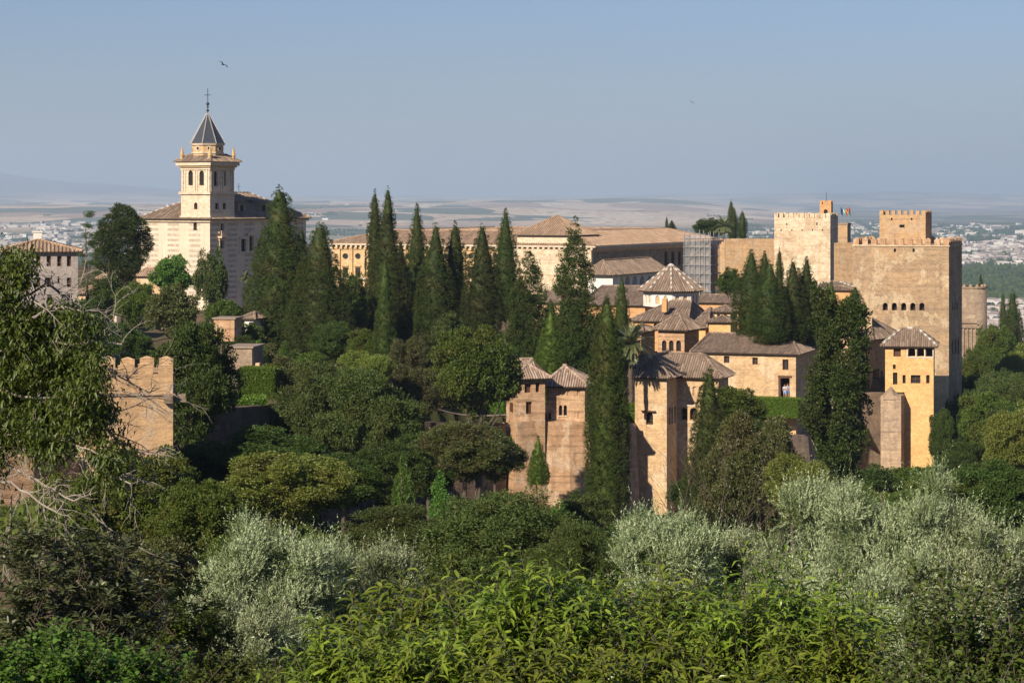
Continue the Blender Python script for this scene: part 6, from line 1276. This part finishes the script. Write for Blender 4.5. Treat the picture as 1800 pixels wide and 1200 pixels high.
# ---------------------------------------------------------------- walnut branches at left
def walnut():
    Y0 = 25.0; base = at(-260, 900, Y0); g = tz(base.x, Y0); root = thing('walnut_tree', 'walnut tree reaching in from the left with bare grey twigs', 'tree', (base.x, Y0, g)); r = random.Random(12); wood_ = MB(); bare = MB()
    W = lambda px_, py_, dy=0.0: at(px_, py_, Y0 + dy) - Vector((base.x, Y0, g))
    wood_.tube([(0, 0, -.3), (.1, 0, 1.2), W(-240, 800), W(-230, 600), W(-210, 420)], [.16, .12, .09, .06, .03], 10)
    limbs = [[(-235, 640), (-100, 560), (-20, 500), (30, 470)], [(-235, 680), (-90, 600), (40, 560), (110, 570), (185, 560)], [(-235, 740), (-80, 650), (60, 640), (170, 640), (262, 690)], [(-235, 780), (-60, 720), (80, 745), (190, 760), (262, 800)],
             [(-235, 820), (-80, 790), (50, 830), (130, 880)], [(-200, 580), (-80, 520), (-10, 455)], [(-230, 700), (-50, 680), (90, 700), (150, 680)], [(-235, 850), (-90, 860), (20, 850), (100, 900)], [(-230, 640), (-60, 575), (80, 500), (115, 520)], [(-230, 760), (-40, 760), (120, 800), (230, 850)], [(-230, 660), (-60, 640), (60, 600), (215, 605)], [(-230, 720), (-40, 600), (90, 540), (140, 545)], [(-235, 810), (-60, 765), (60, 760), (160, 790)], [(-235, 790), (-60, 720), (60, 700), (200, 715)]]
    tips = []
    def grow(p, d, L, rad_, lvl, droop, store, leafy):
        pts = [p.copy()]; n = 6
        for k in range(n):
            d = (d + Vector((r.uniform(-.3, .3), r.uniform(-.3, .3), r.uniform(-.28, .28) - droop))).normalized(); p = p + d * L / n; pts.append(p.copy())
            if lvl > 0 and k > 0 and r.random() < .75:
                q = (d + Vector((r.uniform(-.9, .9), r.uniform(-.9, .9), r.uniform(-.7, .6)))).normalized(); grow(p.copy(), q, L * r.uniform(.4, .65), rad_ * .55, lvl - 1, droop, store, leafy)
            if leafy and lvl <= 1 and r.random() < .40: tips.append((p.copy(), d.copy()))
        store.tube(pts, [rad_ * (1 - .8 * k / n) for k in range(n + 1)], 4); 
        if leafy: tips.append((p, d))
    for li, lp in enumerate(limbs):
        dy = r.uniform(-1.0, 1.0); pts = [W(x, y, dy * i / 3) for i, (x, y) in enumerate(lp)]
        fine = []
        for i in range(len(pts) - 1):
            for k in range(5): fine.append(pts[i].lerp(pts[i + 1], k / 5) + Vector((r.uniform(-.015, .015), 0, r.uniform(-.03, .03))))
        fine.append(pts[-1]); m_ = len(fine); wood_.tube(fine, [.017 * (1 - .8 * k / m_) + .004 for k in range(m_)], 6)
        for k in range(3, m_):
            for _g in range(2): grow(fine[k].copy(), Vector((r.uniform(-.1, .9), r.uniform(-.8, .8), r.uniform(-.6, .7))).normalized(), r.uniform(.2, .42), .007, 1, .05, wood_, True)
    # bare hanging twigs: lower left fan and the ones before the crenellated tower
    for x, y, dx, dz, L in [(60, 800, .3, -1, 1.1), (80, 830, .1, -1, 1.0), (100, 850, .6, -.8, 1.1), (130, 880, .8, -.5, 1.0), (40, 850, 0, -1, 1.2), (70, 880, .2, -1, 1.0), (150, 870, .9, -.6, .9), (20, 870, -.2, -1, 1.0), (110, 890, .3, -1, .9),
                            (150, 700, 1, .2, .9), (170, 730, 1, -.1, .9), (190, 760, 1, -.3, .8), (160, 690, 1, .5, .7), (200, 770, .8, -.8, .8), (140, 640, 1, -.3, .7), (180, 770, .7, -1, .9), (60, 530, .8, -.5, .6), (200, 560, .4, 1, .5), (140, 500, .3, 1, .35), (10, 520, .5, -1, .6)]:
        grow(W(x, y, r.uniform(-.5, .5)), Vector((dx, r.uniform(-.3, .3), dz)).normalized(), L, .0085, 2, .03, bare, False)
    wood_.build('branches', 'greybark', root); bare.build('bare_twigs', 'greybark', root)
    n = len(tips); rg2 = np.random.default_rng(6); top_ = ([-400, 0, 45, 60, 120, 150, 175, 190, 210, 225, 300], [395, 405, 415, 530, 545, 560, 600, 725, 760, 900, 1200])
    tips = [t for t in tips if HY - (t[0].z + g) / (t[0].y + Y0) * F > np.interp(CX + (t[0].x + base.x) / (t[0].y + Y0) * F, *top_) and HY - (t[0].z + g) / (t[0].y + Y0) * F < 805 + 45 * math.sin(t[0].x * 9)]
    n = len(tips); K = 9; T = np.array([tuple(t[0]) for t in tips]); P = np.repeat(T, K, 0) + rg2.normal(size=(n * K, 3)) * .08
    keep = np.ones(len(P), bool); a = rg2.random(n * K) * 6.28; D = nrm(np.stack([np.cos(a), np.sin(a), rg2.uniform(-.9, .35, n * K)], 1)); Nn = nrm(rg2.normal(size=P.shape) * .4 + np.array([0, 0, 1.0])); s_ = rg2.uniform(.6, 1.15, n * K)
    V, Fc = curled(P, D, Nn, .066 * s_, .026 * s_, rg2.uniform(.5, 1.4, n * K)); link(bpy.data.objects.new('leaves', npmesh('walnut_leaves', V, Fc, 'l_walnut')), root); print('walnut tips', n)
walnut()
# bare branches of the sparse tree before the curtain wall
sb = thing('bare_tree', 'thin pale half bare tree right of the cone cypress', 'tree', (kx(1290) * 146, 146, tz(kx(1290) * 146, 146))); r_ = random.Random(3); mb = MB()
def bough(p, d, L, rad_, lvl):
    pts = [p.copy()]
    for k in range(5):
        d = (d + Vector((r_.uniform(-.2, .2), r_.uniform(-.2, .2), r_.uniform(-.05, .15)))).normalized(); p = p + d * L / 5; pts.append(p.copy())
        if lvl > 0 and k > 0:
            for _ in range(2): bough(p.copy(), (d + Vector((r_.uniform(-.9, .9), r_.uniform(-.9, .9), r_.uniform(-.2, .4)))).normalized(), L * .55, rad_ * .5, lvl - 1)
    mb.tube(pts, [rad_ * (1 - .15 * k) for k in range(6)], 4)
for x in (-1.3, .2, 1.6): bough(Vector((x, 0, 1)), Vector((x * .06, 0, 1)).normalized(), 8.0, .05, 2)
mb.build('trunk', 'bark', sb)

# ---------------------------------------------------------------- city on the plain
def cityhouse_parts(w, d, h, rh):
    a = MB().box(-w / 2, -d / 2, -1, w / 2, d / 2, h); b = MB(); o = .4
    b.add([(-w / 2 - o, -d / 2 - o, h), (w / 2 + o, -d / 2 - o, h), (w / 2 + o, d / 2 + o, h), (-w / 2 - o, d / 2 + o, h), (-w / 2 + d / 2, 0, h + rh), (w / 2 - d / 2, 0, h + rh)], [(0, 1, 5, 4), (1, 2, 5), (2, 3, 4, 5), (3, 0, 4)]); return a, b
M['citywhite'] = wallmat('whitewashed_wall', (.62, .6, .56), (.52, .48, .42), (.5, .45, .4), .1, .1, .1)
M['cityroof'] = plain('town_roof', (.34, .22, .16), .9, .3, .3)
rg = random.Random(9); protos = []
for i in range(4):
    w = (11, 15, 20, 9)[i]; a, b = cityhouse_parts(w, (8, 9, 9, 8)[i], (6, 8, 9, 5)[i], 1.8); wl = bpy.data.meshes.new('wall'); wl.from_pydata(a.v, [], a.f); wl.materials.append(M['citywhite']); rl = bpy.data.meshes.new('roof'); rl.from_pydata(b.v, [], b.f); rl.materials.append(M['cityroof']); protos.append((wl, rl))
def townclear(X, Y): return True
n = 0
for i in range(900):
    if n >= 230: break
    Y = rg.uniform(1450, 2500); px_ = rg.uniform(1690, 1850); X = kx(px_) * Y; yb_ = HY - tz(X, Y) / Y * F
    if not (530 < yb_ < 705): continue
    n += 1; wl, rl = rg.choice(protos); root = thing('town_house', 'small white house with a tiled roof in the hillside town at right', 'house', (X, Y, tz(X, Y)), rg.uniform(0, 3.14), 'white houses of the nearer town'); link(bpy.data.objects.new('wall', wl), root); link(bpy.data.objects.new('roof', rl), root)
def cityscape(name, label, zones, seed):
    r = np.random.default_rng(seed); V = []; Fs = []
    for (p0, p1, y0, y1, cnt, hmin, hmax) in zones:
        n_ = 0
        for _ in range(cnt):
            px_ = r.uniform(p0, p1); py_ = r.uniform(y0, y1); Y = 130 * F / (py_ - HY); 
            if fbm(np.array(px_), np.array(py_ * 6.0), 25.0, 3, 4.0 + seed) < -.12: continue
            X = kx(px_) * Y; g = tz(X, Y); w, d, h = r.uniform(8, 32) * (Y / 4500) ** .5, r.uniform(8, 16), r.uniform(hmin, hmax); a = r.uniform(0, 3.14); c, s_ = math.cos(a), math.sin(a); b0 = len(V)
            for z in (g - 1, g + h):
                for x, y in ((-w / 2, -d / 2), (w / 2, -d / 2), (w / 2, d / 2), (-w / 2, d / 2)): V.append((X + x * c - y * s_, Y + x * s_ + y * c, z))
            V += [(X, Y, g + h + 2)]
            Fs += [(b0, b0 + 1, b0 + 5, b0 + 4), (b0 + 1, b0 + 2, b0 + 6, b0 + 5), (b0 + 2, b0 + 3, b0 + 7, b0 + 6), (b0 + 3, b0, b0 + 4, b0 + 7), (b0 + 4, b0 + 5, b0 + 6, b0 + 7)]
    m, nt, nn, ll = newmat('town_walls'); g_ = nt.nodes.new('ShaderNodeNewGeometry'); sp = nt.nodes.new('ShaderNodeSeparateXYZ'); ll.new(g_.outputs['Normal'], sp.inputs[0])
    wc = ramp(nt, g_.outputs['Random Per Island'], [(0, (.62, .6, .56)), (.4, (.5, .45, .4)), (.7, (.36, .3, .26)), (.9, (.22, .19, .17))]); rc = ramp(nt, g_.outputs['Random Per Island'], [(0, (.45, .3, .22)), (.5, (.5, .42, .36)), (1, (.3, .22, .18))])
    finish(nt, mixc(nt, ramp(nt, sp.outputs[2], [(.5, 0.), (.6, 1.)]), wc, rc), .9); tag(MB().add(V, Fs).build(name, m), label, 'town', kind='stuff')
cityscape('town', 'sprawl of tiny white buildings on the hazy plain', [(-40, 300, 402, 450, 900, 5, 11), (1680, 1840, 428, 470, 700, 5, 12), (1700, 1840, 540, 620, 1100, 6, 12), (240, 640, 385, 405, 60, 5, 9), (1480, 1840, 395, 428, 300, 5, 12), (1300, 1560, 405, 425, 120, 5, 10)], 1)
# tree belts on the plain
def belts(seed, n_):
    r = np.random.default_rng(seed); V = []; Fs = []
    for _ in range(n_):
        py_ = r.uniform(392, 600); Y = 130 * F / (py_ - HY); px_ = r.uniform(1240, 1850) if r.random() < .8 else r.uniform(-40, 600); X = kx(px_) * Y; a = r.uniform(-.15, .15) + (1.2 if r.random() < .25 else 0); k = r.integers(3, 26)
        for i in range(k):
            x = X + math.cos(a) * i * 9 + r.normal() * 2; y = Y + math.sin(a) * i * 9 + r.normal() * 3; g = tz(x, y); h = r.uniform(5, 11); w = r.uniform(3, 6); b0 = len(V)
            V += [(x + w * math.cos(t) * q, y + w * math.sin(t) * q, g + h * zz) for zz, q in ((0, .7), (.5, 1.0), (.85, .6)) for t in (0.3, 1.35, 2.4, 3.44, 4.5, 5.5)] + [(x, y, g + h)]
            for l_ in range(2):
                for t in range(6): Fs.append((b0 + l_ * 6 + t, b0 + l_ * 6 + (t + 1) % 6, b0 + l_ * 6 + 6 + (t + 1) % 6, b0 + l_ * 6 + 6 + t))
            for t in range(6): Fs.append((b0 + 12 + t, b0 + 12 + (t + 1) % 6, b0 + 18))
    tag(MB().add(V, Fs).build('distant_trees', M['l_dark']), 'lines and clumps of tiny far off trees on the plain', 'trees', kind='stuff')
belts(3, 900)

# ---------------------------------------------------------------- birds
def bird(px_, py_, Y, span, label, bank):
    p = at(px_, py_, Y); root = thing('bird', label, 'bird', tuple(p), R(20), 'birds in the sky'); mb = MB(); s_ = span / 2
    mb.tube([(-.28 * s_, 0, 0), (-.12 * s_, 0, 0), (.15 * s_, 0, .01 * s_), (.36 * s_, 0, .02 * s_), (.5 * s_, 0, .02 * s_)], [.01 * s_, .09 * s_, .1 * s_, .07 * s_, .01 * s_], 7)
    mb.add([(-.25 * s_, -.02, 0), (-.25 * s_, .02, 0), (-.6 * s_, .16 * s_, .01), (-.45 * s_, 0, .005), (-.6 * s_, -.16 * s_, .01)], [(0, 1, 2, 3), (0, 3, 4)]); mb.build('body', 'iron', root, True)
    for sg in (-1, 1):
        w = MB(); L = [(.18, 0.02, .0), (.30, .45, .22 + bank * sg), (.05, 1.0, .10 + bank * sg * 2), (-.05, .95, .10 + bank * sg * 2), (.02, .45, .21 + bank * sg), (-.12, .02, .0)]
        w.add([(x * s_, y * s_ * sg, z * s_) for x, y, z in L] + [(x * s_, y * s_ * sg, z * s_ - .012) for x, y, z in L], [(0, 1, 4, 5), (1, 2, 3, 4), (11, 10, 7, 6), (10, 9, 8, 7), (0, 5, 11, 6), (5, 4, 10, 11), (4, 3, 9, 10), (3, 2, 8, 9), (2, 1, 7, 8), (1, 0, 6, 7)]); w.build('wing', 'iron', root)
    root.rotation_euler = (R(25), 0, R(60))
bird(392, 114, 110, .62, 'dark bird gliding above the church spire', .05); bird(1216, 180, 190, .5, 'tiny dark bird over the middle right sky', .1)

# ---------------------------------------------------------------- haze over the plain
HZ = MB().box(-30000, -60, -240, 30000, 47000, 530).build('haze', M['iron']); hm, nt, nn, ll = newmat('haze'); pv = nt.nodes.new('ShaderNodeVolumePrincipled'); pv.inputs['Color'].default_value = (.58, .74, .92, 1); pv.inputs['Density'].default_value = 7.4e-5; pv.inputs['Anisotropy'].default_value = 0.1
ho = nt.nodes.new('ShaderNodeOutputMaterial'); ll.new(pv.outputs[0], ho.inputs['Volume']); HZ.data.materials[0] = hm; tag(HZ, kind='stuff', label='pale even haze over the plain and hills', cat='haze'); hm.cycles.homogeneous_volume = True if hasattr(hm.cycles, 'homogeneous_volume') else None
